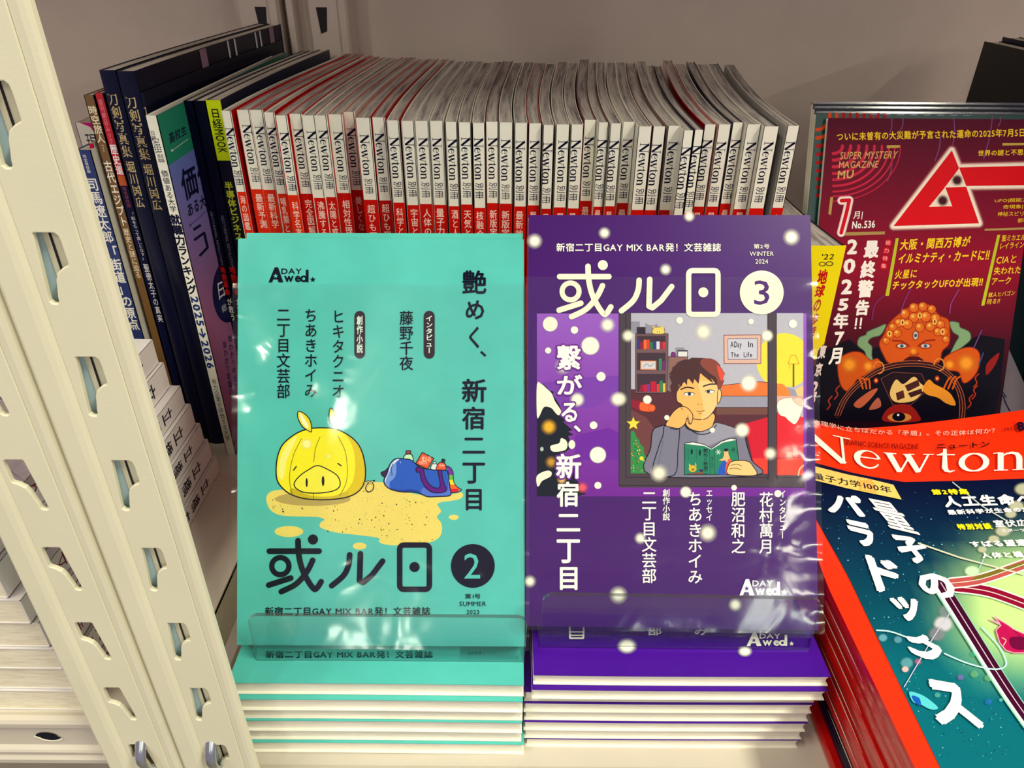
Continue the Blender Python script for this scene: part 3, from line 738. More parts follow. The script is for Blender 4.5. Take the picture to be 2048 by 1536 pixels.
# yellow travel guide
yy = .42; d = ray(1660, 492); zT = CAM.z+d.z*(yy/d.y); xb = onY(1692, 489, yy).x; xa = xb-.0300
def gwarp(x, y): t = max(0, (y-yy)/.13); return x-.010*math.sin(math.pi*min(1, t))*.0 - .016*t*(1-.35*t) + .020*t*t*(1 if x > 0 else 0)*.3
r = upright('travel_guide', 'thick travel guide with yellow band lettered 22 and red title, right of the purple magazine', 'book', None, xa, xb, yy, 0, zT, .125, [M_YEL, M_YEL, M_BLACK, P_GREY], gwarp, cover_t=.0006)
g = Art(plane_map(Vector((0, yy, 0)), Vector((0, -1, 0)))); g.frame(1560, 340, 2.955)
zb = .118
lo = Art(lambda a, b, off: Vector((xa+a, yy-off, b)), up=True, base=2e-5); lo.rect(0, .001, xb-xa, .135, (88, 52, 34)); lo.rect((xb-xa)*.62, .001, xb-xa, .13, (20, 20, 40)); lo.build('spine_base_print', r)
g.poly([(186, 452), (392, 445), (262, 1025), (190, 1100), (120, 1130), (60, 1100)], (240, 226, 20))
g.qtext("'22", ((250, 497), (325, 495), (315, 528), (243, 530)), (16, 16, 16), .02)
g.ell(250, 556, 22, 14, (120, 100, 40)); g.ell(250, 556, 14, 8, (240, 226, 20)); g.ell(292, 554, 24, 15, (120, 100, 40)); g.ell(292, 554, 15, 9, (240, 226, 20))
for ch, q in (('地', ((228, 590), (290, 583), (272, 672), (214, 680))), ('球', ((215, 685), (272, 676), (258, 748), (200, 758))), ('の', ((208, 765), (250, 760), (232, 835), (190, 842))), ('歩', ((198, 848), (236, 843), (218, 915), (178, 920))), ('き', ((188, 925), (220, 920), (206, 980), (172, 985)))):
    g.qtext(ch, q, (190, 20, 20) if ch in '地球' else (176, 70, 30), .05)
for ch, y0 in (('東', 1035), ('京', 1140), ('2', 1250), ('3', 1310), ('版', 1400)):
    sx = 262-(y0-1035)*.22
    g.qtext(ch, ((sx-22, y0), (sx+18, y0-4), (sx+2, y0+78), (sx-38, y0+82)), (226, 222, 216), .05)
g.build('spine_print', r)

# back issues standing behind the red mystery magazine
def leaning(name, label, cat, group, quad, thick, mats, page, t=.0005):
    """quad: TL TR BR BL front corners in world space, leaning against what is behind"""
    TL, TR, BR, BL = [Vector(q) for q in quad]; n = (TR-TL).cross(BL-TL).normalized()
    if n.y > 0: n = -n
    root = thing(name, label, cat, tuple((BL+BR)/2), group)
    c = MB(); bk = lambda p, q: p-n*q
    def sheet(a, b, mi): c.hexa([bk(BL, a), bk(BR, a), bk(BR, b), bk(BL, b), bk(TL, a), bk(TR, a), bk(TR, b), bk(TL, b)], mi)
    sheet(0, t, 0); sheet(thick-t, thick, 1)
    e = (TL-TR).normalized()*.0006                   # closed back on the right edge
    c.hexa([bk(BR+e, 0), bk(BR, 0), bk(BR, thick), bk(BR+e, thick), bk(TR+e, 0), bk(TR, 0), bk(TR, thick), bk(TR+e, thick)], 2)
    c.build('cover', mats, root)
    p = MB(); ins = (TR-TL).normalized()*.0008; dn = (BL-TL).normalized()*.0008
    q = [BL+ins-dn, BR-ins-dn, TR-ins+dn, TL+ins+dn]
    sts = [(t, 0), (t, .1), (thick, .1), (thick, 0)]*2
    p.hexa([bk(q[0], t), bk(q[1], t), bk(q[1], thick-t), bk(q[0], thick-t), bk(q[3], t), bk(q[2], t), bk(q[2], thick-t), bk(q[3], thick-t)], 0, sts)
    p.build('page_block', page, root)
    return root, n
Pm = Vector((.2137, .452, .072)); up_ = Vector((0, .071, .198)).normalized()
nm = Vector((1, 0, 0)).cross(up_); nm = -nm if nm.y > 0 else nm; nm.normalize()
mm = plane_map(Pm, nm)
def on_mu(px, py, back=0): return mm(px, py, -back)
M_TEALD = mat('dark_teal_gloss', (8, 62, 58), rough=.3, spec=.3)
Rx = .358
def mu_quad(pxl, pyt, back, xr, zbot=.0015):
    tl = on_mu(pxl, pyt, back); bl = tl-up_*((tl.z-zbot)/up_.z)
    return [tl, Vector((xr, tl.y, tl.z)), Vector((xr, bl.y, bl.z)), bl]
for k, (pxl, pyt, bk_, lb) in enumerate(((1627, 208, .0135, 'back issue of the mystery magazine, rearmost, pale page edge showing'), (1630, 217, .0088, 'back issue of the mystery magazine, middle of the three upright copies'),
                                         (1633, 227, .0042, 'teal and orange back issue directly behind the red mystery magazine'))):
    r, n_ = leaning('mystery_magazine', lb, 'magazine', 'mystery magazine copies leaning at right', mu_quad(pxl, pyt, bk_, Rx+.002), .0040, [M_TEALD if k == 2 else M_BLACK, M_WHITE, M_BLACK], P_WHITE)
    if k == 2:
        a = Art(plane_map(Pm-n_*bk_, n_)); a.frame(1600, 180, 4.518)
        for j in range(9):
            rr = 120+62*j
            pts = [(150+rr*math.cos(t/12*math.pi/2), 215+rr*math.sin(t/12*math.pi/2)*1.2) for t in range(13)]
            a.stroke([(max(152, p[0]), p[1]) for p in pts], 30, (226, 74, 24) if j < 2 else (178, 20, 28))
        for j in range(8): a.stroke([(640+120*j, 222+j), (700+120*j, 222+j)], 5, (150, 160, 190))
        a.build('cover_print', r)
    f = MB(); q = mu_quad(pxl-.5, pyt-1.5, bk_-.0006, Rx+.003)
    n2 = n_; tl, tr = q[0], q[1]; f.hexa([tl, tr, tr-n2*.0046, tl-n2*.0046, tl+up_*.0012, tr+up_*.0012, tr+up_*.0012-n2*.0046, tl+up_*.0012-n2*.0046])
    f.build('plastic_wrap', film_mat('wrap_edge', .03, 12, .12, (.8, .8, .86), .12) if k == 0 else MATS['wrap_edge'], r)
r, n_ = leaning('mystery_magazine', 'red mystery magazine, July issue number 536, leaning upright with a many-eyed demon picture', 'magazine', 'mystery magazine copies leaning at right',
                mu_quad(1657, 236, 0, Rx), .0038, [mat('deep_red_print', (96, 10, 36), rough=.3, spec=.3), M_WHITE, M_CRIMSON], P_WHITE)
a = Art(mm); 
a.frame(0, 0, 1)
def bgc(x, y):
    t = max(0, min(1, (y-236)/600)); c0 = (84, 8, 40); c1 = (150, 8, 44); c2 = (30, 6, 22)
    if t < .5: return tuple(lerp(p, q, t/.5) for p, q in zip(c0, c1))
    return tuple(lerp(p, q, min(1, (t-.5)/.38)) for p, q in zip(c1, c2))
q = mu_quad(1657, 236, 0, Rx)
def proj(p): d = Vector(p)-CAM; zc = d.dot(_F); return (1024+FPX*d.dot(_R)/zc, 768-FPX*d.dot(_U)/zc)
cTL, cTR, cBR, cBL = [proj(p) for p in q]
for i in range(8):
    for j in range(16):
        cr_ = [(lerp(lerp(cTL[0], cTR[0], u), lerp(cBL[0], cBR[0], u), v), lerp(lerp(cTL[1], cTR[1], u), lerp(cBL[1], cBR[1], u), v)) for u, v in ((i/8, j/16), ((i+1)/8, j/16), ((i+1)/8, (j+1)/16), (i/8, (j+1)/16))]
        cs = [a.C(bgc(*p)) for p in cr_]; a.tri(cr_[0], cr_[1], cr_[2], cs[0], cs[1], cs[2]); a.tri(cr_[0], cr_[2], cr_[3], cs[0], cs[2], cs[3])
a.next()
a.frame(1600, 180, 4.518)
for x0, y0, x1, y1 in ((830, 260, 800, 420), (930, 260, 900, 380), (1270, 420, 1220, 640), (1390, 260, 1380, 500), (1740, 240, 1660, 620), (1810, 240, 1790, 330), (830, 640, 790, 820)):
    a.stroke([(x0, y0), ((x0+x1)/2+12, (y0+y1)/2), (x1, y1)], 10, (120, 70, 120))
for rr, wd_ in ((580, 10), (530, 16), (480, 20), (420, 26), (355, 30), (290, 34), (220, 36), (150, 36), (80, 36)):
    pts = [(300+rr*1.05*math.cos(t*math.pi/28), 505+rr*.86*math.sin(t*math.pi/28)) for t in range(15)]
    a.stroke([p for p in pts if p[1] > 500], wd_*.8, (206, 40, 70))
pass
YE = (252, 214, 40)
a.qtext('ついに未曽有の大災難が予言された運命の2025年7月5日', ((333, 383), (2030, 345), (2030, 422), (333, 460)), YE, .025)
a.poly([(785, 500), (903, 498), (902, 522), (784, 526)], (200, 170, 80)); a.poly([(1830, 480), (2070, 478), (2070, 498), (1828, 502)], (200, 170, 80))
cr = (214, 178, 110)
a.qtext('SUPER MYSTERY', ((368, 560), (890, 550), (870, 618), (360, 628)), cr, .01); a.qtext('MAGAZINE', ((355, 645), (715, 638), (700, 702), (350, 706)), cr, .01); a.qtext('MU', ((345, 730), (490, 722), (478, 800), (338, 804)), cr, .03)
a.qtext('世界の謎と不思議', ((1610, 545), (2080, 530), (2078, 588), (1608, 598)), YE, .02)
# big title mark
def glowpoly(pts, wds, cols):
    for w_, c_ in zip(wds, cols): a.stroke(pts, w_, c_, True, smooth=False)
tri_ = [(1372, 545), (1435, 700), (2055, 684), (2055, 860), (1500, 868), (1618, 1205), (845, 1230)]
glowpoly(tri_, (100, 80, 62, 44), ((120, 40, 60), (176, 110, 110), (226, 196, 176), (250, 240, 222)))
a.poly(tri_, (222, 8, 26)); a.poly([(1435, 712), (1502, 870), (1310, 878)], (250, 236, 214)); a.poly([(1310, 880), (1372, 1050), (1165, 1056)], (250, 236, 214))
a.glow(1420, 815, 60, (70, 16, 30), .4); a.glow(1290, 1000, 62, (70, 16, 30), .4); a.stroke([(1310, 878), (1500, 870)], 8, (250, 236, 214)); a.stroke([(1435, 705), (1500, 870)], 6, (250, 236, 214)); a.stroke([(1310, 880), (1372, 1050)], 6, (250, 236, 214))
a.poly([(275, 968), (300, 968), (280, 1130), (256, 1120)], (190, 160, 90))
for w_, c_ in ((78, (226, 190, 190)), (62, (250, 240, 232)), (34, (214, 10, 34))): a.stroke([(375, 1000), (445, 995), (420, 1110), (372, 1290)], w_, c_, smooth=False)
a.qtext('月|', ((485, 1100), (570, 1090), (560, 1170), (480, 1178)), (250, 246, 240), .02); a.qtext('No.536', ((475, 1185), (680, 1178), (676, 1245), (468, 1255)), (252, 250, 246), .03)
a.qtext('UFO|超能力', ((1762, 985), (2060, 970), (2060, 1015), (1758, 1020)), YE, .0); a.qtext('奇現象|古', ((1838, 1040), (2070, 1030), (2070, 1075), (1834, 1080)), YE, .0); a.qtext('神秘スピリチ', ((1788, 1102), (2075, 1092), (2075, 1136), (1784, 1142)), YE, .0); a.qtext('都市', ((1968, 1160), (2060, 1155), (2060, 1195), (1965, 1198)), YE, .0)
a.frame(1600, 400, 3.34)
a.poly([(300, 215), (568, 210), (566, 230), (300, 238)], (176, 146, 84)); a.poly([(1235, 192), (1530, 182), (1530, 196), (1232, 206)], (176, 146, 84))
W_ = (250, 244, 236)
dgt = '2025年7月'; pos = [((318, 262), (392, 262), (378, 362), (312, 364)), ((292, 392), (378, 390), (362, 492), (288, 494)), ((278, 530), (355, 528), (345, 628), (272, 632)), ((260, 660), (330, 655), (318, 740), (250, 742)), ((228, 755), (330, 755), (318, 860), (218, 862)), ((232, 880), (300, 878), (262, 975), (236, 976)), ((205, 990), (288, 985), (268, 1095), (188, 1102))]
for ch, qd in zip(dgt, pos): a.qtext(ch, qd, W_, .05)
for ch, qd in zip('最終警告', [((435, 272), (532, 270), (522, 385), (422, 392)), ((412, 405), (510, 402), (500, 520), (398, 528)), ((392, 535), (498, 532), (484, 650), (378, 655)), ((378, 668), (468, 664), (458, 770), (362, 774))]): a.qtext(ch, qd, W_, .05)
a.stroke([(378, 792), (372, 838)], 12, W_); a.stroke([(410, 790), (404, 836)], 12, W_); a.ell(370, 856, 7, 7, W_); a.ell(402, 854, 7, 7, W_)
for ch, x, y in (('総', 590, 285), ('力', 578, 338), ('特', 570, 390), ('集', 560, 440)): a.glow(x, y, 34, (214, 14, 40), .5); a.qtext(ch, ((x-16, y-15), (x+16, y-15), (x+14, y+15), (x-18, y+15)), (240, 190, 190), 0)
a.poly([(640, 256), (660, 254), (594, 640), (570, 640)], (190, 196, 40)); a.poly([(1318, 234), (1338, 232), (1232, 704), (1210, 706)], (190, 196, 40))
a.qtext('大阪・関西万博が', ((676, 262), (1145, 240), (1130, 312), (664, 338)), YE, .03); a.qtext('イルミナティ・カードに‼', ((668, 360), (1272, 332), (1258, 404), (650, 428)), YE, .03)
a.qtext('火星に', ((640, 468), (786, 460), (776, 520), (630, 530)), YE, .02); a.qtext('チックタックUFOが出現‼', ((625, 540), (1226, 516), (1216, 576), (612, 602)), YE, .03)
a.qtext('聖ミカエルの', ((1352, 236), (1540, 226), (1530, 268), (1346, 276)), YE, .01); a.qtext('レイライン', ((1342, 288), (1500, 278), (1492, 318), (1334, 328)), YE, .01); a.qtext('CIAと', ((1318, 375), (1450, 366), (1440, 418), (1308, 428)), YE, .01)
a.qtext('失われた', ((1300, 450), (1480, 438), (1470, 492), (1292, 502)), YE, .01); a.qtext('アーク', ((1286, 520), (1412, 512), (1404, 560), (1278, 568)), YE, .01); a.qtext('獣人ヒバゴン', ((1262, 618), (1440, 602), (1432, 636), (1256, 652)), YE, .0); a.qtext('現る‼', ((1250, 664), (1338, 658), (1330, 692), (1244, 698)), YE, .0)
# many-eyed demon over a gate
DK = (10, 6, 22); O1 = (206, 84, 20); O2 = (244, 150, 40); O3 = (150, 40, 16)
a.poly([(60, 1120), (180, 1000), (330, 930), (420, 1010), (600, 960), (1000, 1000), (1200, 900), (1370, 930), (1335, 1280), (1285, 1478), (90, 1478)], DK)
a.outline([(575, 830), (520, 850), (450, 880), (440, 900), (395, 920), (385, 970), (430, 1010), (450, 1060), (490, 1080), (480, 1040), (480, 980), (455, 950), (480, 920), (540, 900)], (124, 160, 116), 5, (60, 90, 70))
a.outline([(1000, 815), (1060, 820), (1070, 850), (1130, 880), (1140, 930), (1100, 970), (1060, 1000), (1035, 1040), (985, 1060), (1010, 1010), (1040, 950), (1060, 910), (1020, 880)], (124, 160, 116), 5, (60, 90, 70))
a.outline([(255, 1080), (330, 1020), (410, 1020), (470, 1070), (520, 1060), (540, 1120), (440, 1170), (380, 1200), (330, 1280), (270, 1230)], O1, 6, O3); a.glow(330, 1100, 70, O2, .3); a.glow(455, 1110, 46, O2, .3)
a.outline([(960, 1060), (1060, 1000), (1150, 985), (1200, 1030), (1190, 1130), (1140, 1200), (1090, 1220), (1060, 1150), (980, 1130)], O1, 6, O3); a.glow(1110, 1090, 76, O2, .3); a.glow(1000, 1100, 44, O2, .3)
a.outline([(560, 900), (590, 830), (650, 770), (700, 730), (760, 705), (820, 690), (880, 710), (930, 770), (990, 800), (1000, 870), (995, 960), (950, 1010), (930, 1080), (860, 1090), (780, 1070), (700, 1080), (600, 1090), (560, 1040), (530, 960)], O1, 7, O3)
random.seed(21)
for x, y, r_ in ((760, 720, 34), (820, 712, 32), (880, 730, 30), (700, 760, 34), (760, 785, 36), (840, 780, 38), (905, 790, 34), (660, 820, 32), (720, 830, 36), (800, 850, 34), (870, 845, 34), (940, 830, 30), (620, 850, 30), (600, 900, 32), (960, 880, 32), (975, 930, 26), (650, 890, 30), (920, 880, 30), (575, 940, 26)):
    a.ell(x, y, r_, r_, O3); a.ell(x, y, r_*.86, r_*.86, (216, 104, 30)); a.glow(x-r_*.2, y-r_*.25, r_*.6, (250, 190, 80), .2)
for x, y in ((685, 818), (800, 772), (900, 812), (598, 893), (952, 880)): a.ell(x, y, 15, 20, (236, 190, 90)); a.ell(x, y, 6, 12, (120, 50, 20))
a.ell(772, 905, 22, 34, (150, 60, 30)); a.ell(772, 905, 15, 26, (190, 190, 180)); a.ell(772, 905, 10, 12, (70, 90, 110)); a.ell(772, 905, 4, 4, DK)
for x in (680, 838): a.ell(x, 975, 42, 18, O3); a.ell(x, 975, 30, 13, (206, 196, 176)); a.ell(x, 975, 13, 13, (90, 120, 140)); a.ell(x, 975, 5, 5, DK)
a.stroke([(620, 940), (680, 945), (730, 975)], 12, O3); a.stroke([(900, 935), (840, 942), (790, 975)], 12, O3); a.stroke([(735, 1030), (760, 1040), (790, 1028)], 9, O3); a.glow(758, 1010, 34, O2, .2)
a.poly([(690, 1070), (730, 1045), (790, 1045), (826, 1068), (800, 1100), (720, 1102)], (70, 10, 20)); a.poly([(708, 1072), (722, 1074), (712, 1098)], (240, 220, 190)); a.poly([(790, 1072), (804, 1070), (798, 1096)], (240, 220, 190))
a.stroke([(250, 1440), (300, 1330), (380, 1240), (500, 1150), (620, 1105), (760, 1092), (900, 1110), (1000, 1170), (1060, 1260), (1085, 1360), (1080, 1460)], 40, (50, 14, 26)); 
for o_ in (-18, 0, 18): a.stroke([(250+o_, 1440), (300+o_, 1330), (380+o_*.7, 1240+o_*.5), (500, 1150+o_), (620, 1105+o_), (760, 1092+o_), (900, 1110+o_), (1000-o_*.6, 1170+o_*.6), (1060-o_, 1260), (1085-o_, 1360), (1080-o_, 1460)], 3, (196, 110, 60))
for x, y in ((525, 1120), (930, 1100)): a.stroke([(x-32+i*0, y) if i == 0 else (x+34*math.cos(2.6+i*.75), y+40*math.sin(2.6+i*.75)) for i in range(8)], 9, (214, 130, 50))
a.ell(508, 1206, 17, 20, (150, 30, 20)); a.ell(508, 1206, 9, 11, (226, 150, 70)); a.ell(916, 1192, 17, 20, (150, 30, 20)); a.ell(916, 1192, 9, 11, (226, 150, 70))
for dx in (0, 30, 60): a.stroke([(370+dx, 1180+dx*.3), (400+dx, 1200), (420+dx*.8, 1260)], 12, O1); a.stroke([(960+dx, 1260), (990+dx*.9, 1200), (1010+dx, 1180)], 12, O1)
a.outline([(540, 1195), (620, 1150), (810, 1160), (860, 1260), (740, 1370), (620, 1370)], (30, 12, 22), 4, (120, 60, 60), smooth=False)
a.poly([(600, 1290), (640, 1200), (690, 1230), (760, 1180), (800, 1220), (830, 1260), (760, 1340), (640, 1350)], (226, 186, 110), True); a.poly([(700, 1240), (790, 1200), (800, 1240), (720, 1280)], (70, 30, 30)); a.poly([(640, 1290), (690, 1270), (700, 1320), (650, 1340)], (80, 34, 30)); a.poly([(720, 1290), (810, 1260), (820, 1290), (740, 1320)], (60, 24, 30))
a.poly([(860, 1200), (900, 1230), (960, 1260), (1010, 1300), (1040, 1370), (980, 1360), (920, 1320), (850, 1300), (820, 1260)], (226, 140, 40), True); a.poly([(360, 1360), (460, 1280), (520, 1260), (470, 1330), (400, 1390)], (190, 90, 60), True); a.poly([(460, 1400), (520, 1320), (540, 1380)], (176, 90, 70), True)
a.poly([(560, 1478), (580, 1400), (660, 1365), (740, 1375), (790, 1430), (790, 1478)], (150, 26, 24), True); a.ell(665, 1452, 80, 30, (214, 130, 60)); a.ell(660, 1448, 44, 30, DK); a.ell(656, 1436, 8, 8, (236, 236, 236))
for x, y in ((230, 1330), (180, 1400), (1150, 1330), (1160, 1250), (1120, 1390)): a.stroke([(x, y), (x+22, y-30), (x+10, y-60), (x+34, y-90)], 8, (176, 50, 24))
a.poly([(1240, 1160), (1250, 1090), (1330, 1020), (1310, 1090), (1260, 1160)], (140, 26, 26), True); a.stroke([(1160, 990), (1200, 900), (1215, 870)], 8, (110, 60, 130)); a.stroke([(1195, 1100), (1225, 1020)], 7, (60, 80, 140))
a.stroke([(740, 590), (700, 670), (670, 760)], 9, (128, 50, 110)); a.stroke([(1060, 600), (1010, 690), (1000, 760)], 9, (140, 60, 120)); a.stroke([(480, 800), (500, 700), (560, 640)], 9, (120, 40, 100))
a.qtext('月', pos[6], W_, .05)
a.build('cover_print', r)
# things glimpsed right of it
bq = [on_mu(2052, 600, .03), on_mu(2230, 590, .03), on_mu(2230, 930, .03), on_mu(1985, 930, .03)]
rq = [Vector((.3635, .530, .235)), Vector((.399, .530, .235)), Vector((.399, .480, .0015)), Vector((.3635, .480, .0015))]
r2, n2 = leaning('dark_magazine', 'dark teal magazine at right edge, behind the red mystery magazine', 'magazine', None, rq, .005, [mat('dark_teal_card', (8, 34, 40), rough=.4), M_BLACK, M_BLACK], P_DIM)
wq = [Vector((.3615, .4795, .118)), Vector((.398, .4640, .062)), Vector((.398, .4440, .0015)), Vector((.3615, .4440, .0015))]
r3, n3 = leaning('small_booklet', 'small shade-greyed white booklet with a slanting top, at right edge below the dark magazine', 'booklet', None, wq, .003, [mat('shaded_booklet_card', (92, 82, 92), rough=.6)]*3, P_DIM)  # white booklet; the shade it stands in is darkened into the card colour
w3 = Art(plane_map(wq[0], n3)); w3.frame(1780, 560, 5.12); w3.stroke([(1115, 1150), (1160, 1190), (1180, 1250), (1230, 1350)], 16, (30, 24, 60)); w3.stroke([(1150, 1140), (1190, 1200)], 12, (30, 24, 60)); w3.build('cover_print', r3)

# stack of science magazines lying at the lower right
X0 = .1668; YN, YFAR = .150, .4135
def top_z(x, y):
    s = max(0, min(1, (y-.27)/.10)); s = s*s*(3-2*s)
    return .0785 + s*(.0165*math.exp(-((x-.166)/.036)**2) + .010*max(0, (x-.235)/.05)**1.3*(1 if x > .235 else 0)*.6 + .0065)
NM = 10; prev = 0
zl = [0, .0078, .0150, .0205, .0235, .0315, .0395, .0475, .0555, .0635, .0712]
names = ['bottom', 'second', 'third', 'fourth', 'fifth', 'sixth', 'seventh', 'eighth', 'ninth', 'tenth', 'topmost']
def zfrac(k, x, y): f = (zl[k]/.0785) if k < 11 else 1; return top_z(x, y)*f
def lay_mag(k, x0, spine_m, cov_m, label, page):
    root = thing('science_magazine', label, 'magazine', (x0+.1, .28, zl[k]), 'science magazines stacked at lower right')
    nx_, ny_ = (60, 60) if k == 10 else (10, 12); c = MB(); w_ = .205; yn = max(YN, .2)+.0 if k < 0 else YN
    zt = (lambda x, y: top_z(x, y)) if k == 10 else (lambda x, y: zfrac(k+1, x, y)-.0002)
    zb = lambda x, y: zfrac(k, x, y)
    dy = random.uniform(-.002, .002) if k < 10 else 0
    ya, yb = YN+dy, YFAR+dy*.5
    for xa, xb in [(x0+w_*(i/nx_)**1.4, x0+w_*((i+1)/nx_)**1.4) for i in range(nx_)]:
        for j in range(ny_):
            y0, y1 = lerp(ya, yb, j/ny_), lerp(ya, yb, (j+1)/ny_)
            if k >= 10 or k == 0 or True:
                c.quad((xa, y0, zt(xa, y0)), (xb, y0, zt(xb, y0)), (xb, y1, zt(xb, y1)), (xa, y1, zt(xa, y1)), 0)
            c.quad((xa, y0, zb(xa, y0)), (xa, y1, zb(xa, y1)), (xb, y1, zb(xb, y1)), (xb, y0, zb(xb, y0)), 0)
    for j in range(ny_):                      # glossy back, slightly rounded
        y0, y1 = lerp(ya, yb, j/ny_), lerp(ya, yb, (j+1)/ny_)
        for v in range(4):
            f = lambda t, y: (x0-.0007*math.sin(math.pi*t), y, lerp(zb(x0, y), zt(x0, y), t))
            c.quad(f(v/4, y1), f(v/4, y0), f((v+1)/4, y0), f((v+1)/4, y1), 1)
    c.build('cover', [cov_m, spine_m], root)
    p = MB()
    for yy_, fl_ in ((ya+.001, 0), (yb-.001, 1)):
        p.grid(lambda u, v: (lerp(x0+.0006, x0+w_-.001, u), yy_, lerp(zb(lerp(x0, x0+w_, u), yy_)+.0003, zt(lerp(x0, x0+w_, u), yy_)-.0003, v)), 10, 1, 0, lambda u, v: (v*.007, u*.02), bool(fl_))
    p.grid(lambda u, v: (x0+w_-.001, lerp(ya, yb, u), lerp(zb(x0+w_, lerp(ya, yb, u))+.0003, zt(x0+w_, lerp(ya, yb, u))-.0003, v)), 6, 1, 0, lambda u, v: (v*.007, u*.02))
    p.build('page_block', page, root)
    # sliver of leaves where the covers gape
    if k > 3:
        g_ = MB(); yc = .245+.006*(k-4)+random.uniform(-.008, .008); ln = .05
        for j in range(8):
            t0, t1 = j/8, (j+1)/8; h = lambda t: .0007*math.sin(math.pi*t)
            y0, y1 = yc-ln*t0, yc-ln*t1
            g_.quad((x0-.0009, y0, zb(x0, y0)), (x0-.0009, y1, zb(x0, y1)), (x0-.0009, y1, zb(x0, y1)+h(t1)+.0001), (x0-.0009, y0, zb(x0, y0)+h(t0)+.0001))
        g_.build('gaping_leaves', P_WHITE, root)
    return root
random.seed(12); ROOTS = []
for k in range(11):
    dark = k in (1, 2, 3)
    x0 = X0 + [0, .0035, .0028, .0030, .0012, .0004, .0016, -.0004, .0009, .0002, 0][k]
    sm = [M_RED, M_NAVY, M_BLACK, M_RED, M_RED, M_RED, M_RED, M_RED, M_RED, M_RED, M_RED][k]
    nm_ = ['bottom one, on the shelf', 'navy backed one near the bottom', 'black backed one near the bottom', 'red one on the black backed copy', 'fifth from bottom', 'sixth from bottom', 'seventh from bottom', 'fourth from top', 'third from top', 'directly under the top one', ''][k]
    lb = 'science magazine in the lower right stack, %s' % nm_ if k < 10 else 'topmost science magazine, orange red masthead above a blue quantum cover picture'
    ROOTS.append(lay_mag(k, x0, sm, M_ORANGE if k == 10 else M_RED, lb, P_WHITE))
def surf(px, py, off):
    d = ray(px, py); z = .085
    for _ in range(14):
        p = CAM+d*((z-CAM.z)/d.z); z = top_z(p.x, min(.43, p.y))
    p = CAM+d*((z+off-CAM.z)/d.z); return p
a = Art(surf, base=3e-4, step=3e-6, maxedge=8)
a.frame(0, 0, 1)
def nb(x, y):
    u = x-1620-(y-1000)*.49; v = (y-950)/590
    base = (4, 14, 52) if v < .25 else (6, 60, 92)
    c = tuple(lerp(p, q, min(1, max(0, v*1.5))) for p, q in zip((5, 12, 50), (6, 108, 122)))
    g = max(0, 1-math.hypot((x-2060)/230, (y-1215)/190)); 
    return tuple(lerp(p, q, min(1, g*1.7)) for p, q in zip(c, (200, 236, 150)))
L = lambda y: interp([(945, 1590), (1028, 1627), (1150, 1695), (1368, 1799), (1536, 1881), (1560, 1893)], y)
rowsy = [945, 975, 1005, 1040, 1080, 1120, 1160, 1200, 1240, 1280, 1320, 1360, 1400, 1440, 1480, 1520, 1560]
bt = lambda x: interp([(1590, 905), (1627, 925), (1714, 948), (1805, 964), (1942, 961), (2048, 957), (2200, 950)], x)
for i in range(len(rowsy)-1):
    ya_, yb_ = rowsy[i], rowsy[i+1]
    for j in range(14):
        def pt_(u, yv):
            x = lerp(L(yv), 2100, u); return (x, max(yv, bt(x)) if i else (bt(x) if yv == ya_ else max(yv, bt(x))))
        q = [pt_(j/14, ya_), pt_((j+1)/14, ya_), pt_((j+1)/14, yb_), pt_(j/14, yb_)]
        cs = [a.C(nb(*p)) for p in q]; a.tri(q[0], q[1], q[2], cs[0], cs[1], cs[2]); a.tri(q[0], q[2], q[3], cs[0], cs[2], cs[3])
a.next()
random.seed(5)
for i in range(420):                      # fields of tiny lights
    v = random.random(); y = 985+v*540; x = L(y)+10+random.random()*(2060-L(y)); 
    if nb(x, y)[0] > 60: continue
    s_ = random.uniform(.8, 2.2); c_ = random.choice([(30, 120, 150), (60, 170, 190), (120, 200, 210), (20, 90, 130)])
    a.poly([(x-s_, y), (x, y-s_*.7), (x+s_, y), (x, y+s_*.7)], c_)
a.frame(1600, 1150, 3.98)
for x, y, r_, c_, am in ((1140, 390, 90, (214, 214, 224), .9), (1090, 470, 80, (150, 150, 160), .6), (1160, 290, 70, (150, 160, 170), .5), (660, 500, 42, (120, 200, 220), .6), (780, 515, 40, (110, 180, 200), .6), (850, 700, 60, (110, 190, 200), .6), (838, 750, 34, (240, 200, 200), .9), (940, 690, 34, (190, 110, 150), .6), (1278, 815, 32, (120, 110, 190), .7), (1388, 790, 40, (110, 190, 130), .6), (1500, 820, 40, (110, 190, 130), .6), (1095, 955, 30, (90, 190, 180), .6), (1600, 995, 20, (110, 210, 200), .6), (1500, 1010, 34, (40, 120, 210), .6), (1380, 630, 30, (60, 190, 150), .5)):
    a.glow(x, y, r_, c_, .6, .85, am)
gl_ = (190, 240, 240)
a.stroke([(1100, 60), (1330, 420), (1530, 740), (1700, 1000), (1900, 1280)], 120, (150, 214, 190)); a.stroke([(1100, 60), (1330, 420), (1530, 740), (1700, 1000), (1900, 1280)], 96, (236, 250, 240))
a.stroke([(1120, 60), (1345, 420), (1545, 740), (1715, 1000), (1915, 1280)], 80, (64, 8, 44)); a.stroke([(1120, 60), (1345, 420), (1545, 740), (1715, 1000), (1915, 1280)], 7, (240, 200, 220))
a.stroke([(1210, 90), (1500, 130), (1800, 235)], 96, (236, 250, 236)); a.stroke([(1210, 90), (1500, 130), (1800, 235)], 74, (142, 12, 50)); a.stroke([(1210, 90), (1500, 130), (1800, 235)], 7, (246, 220, 220))
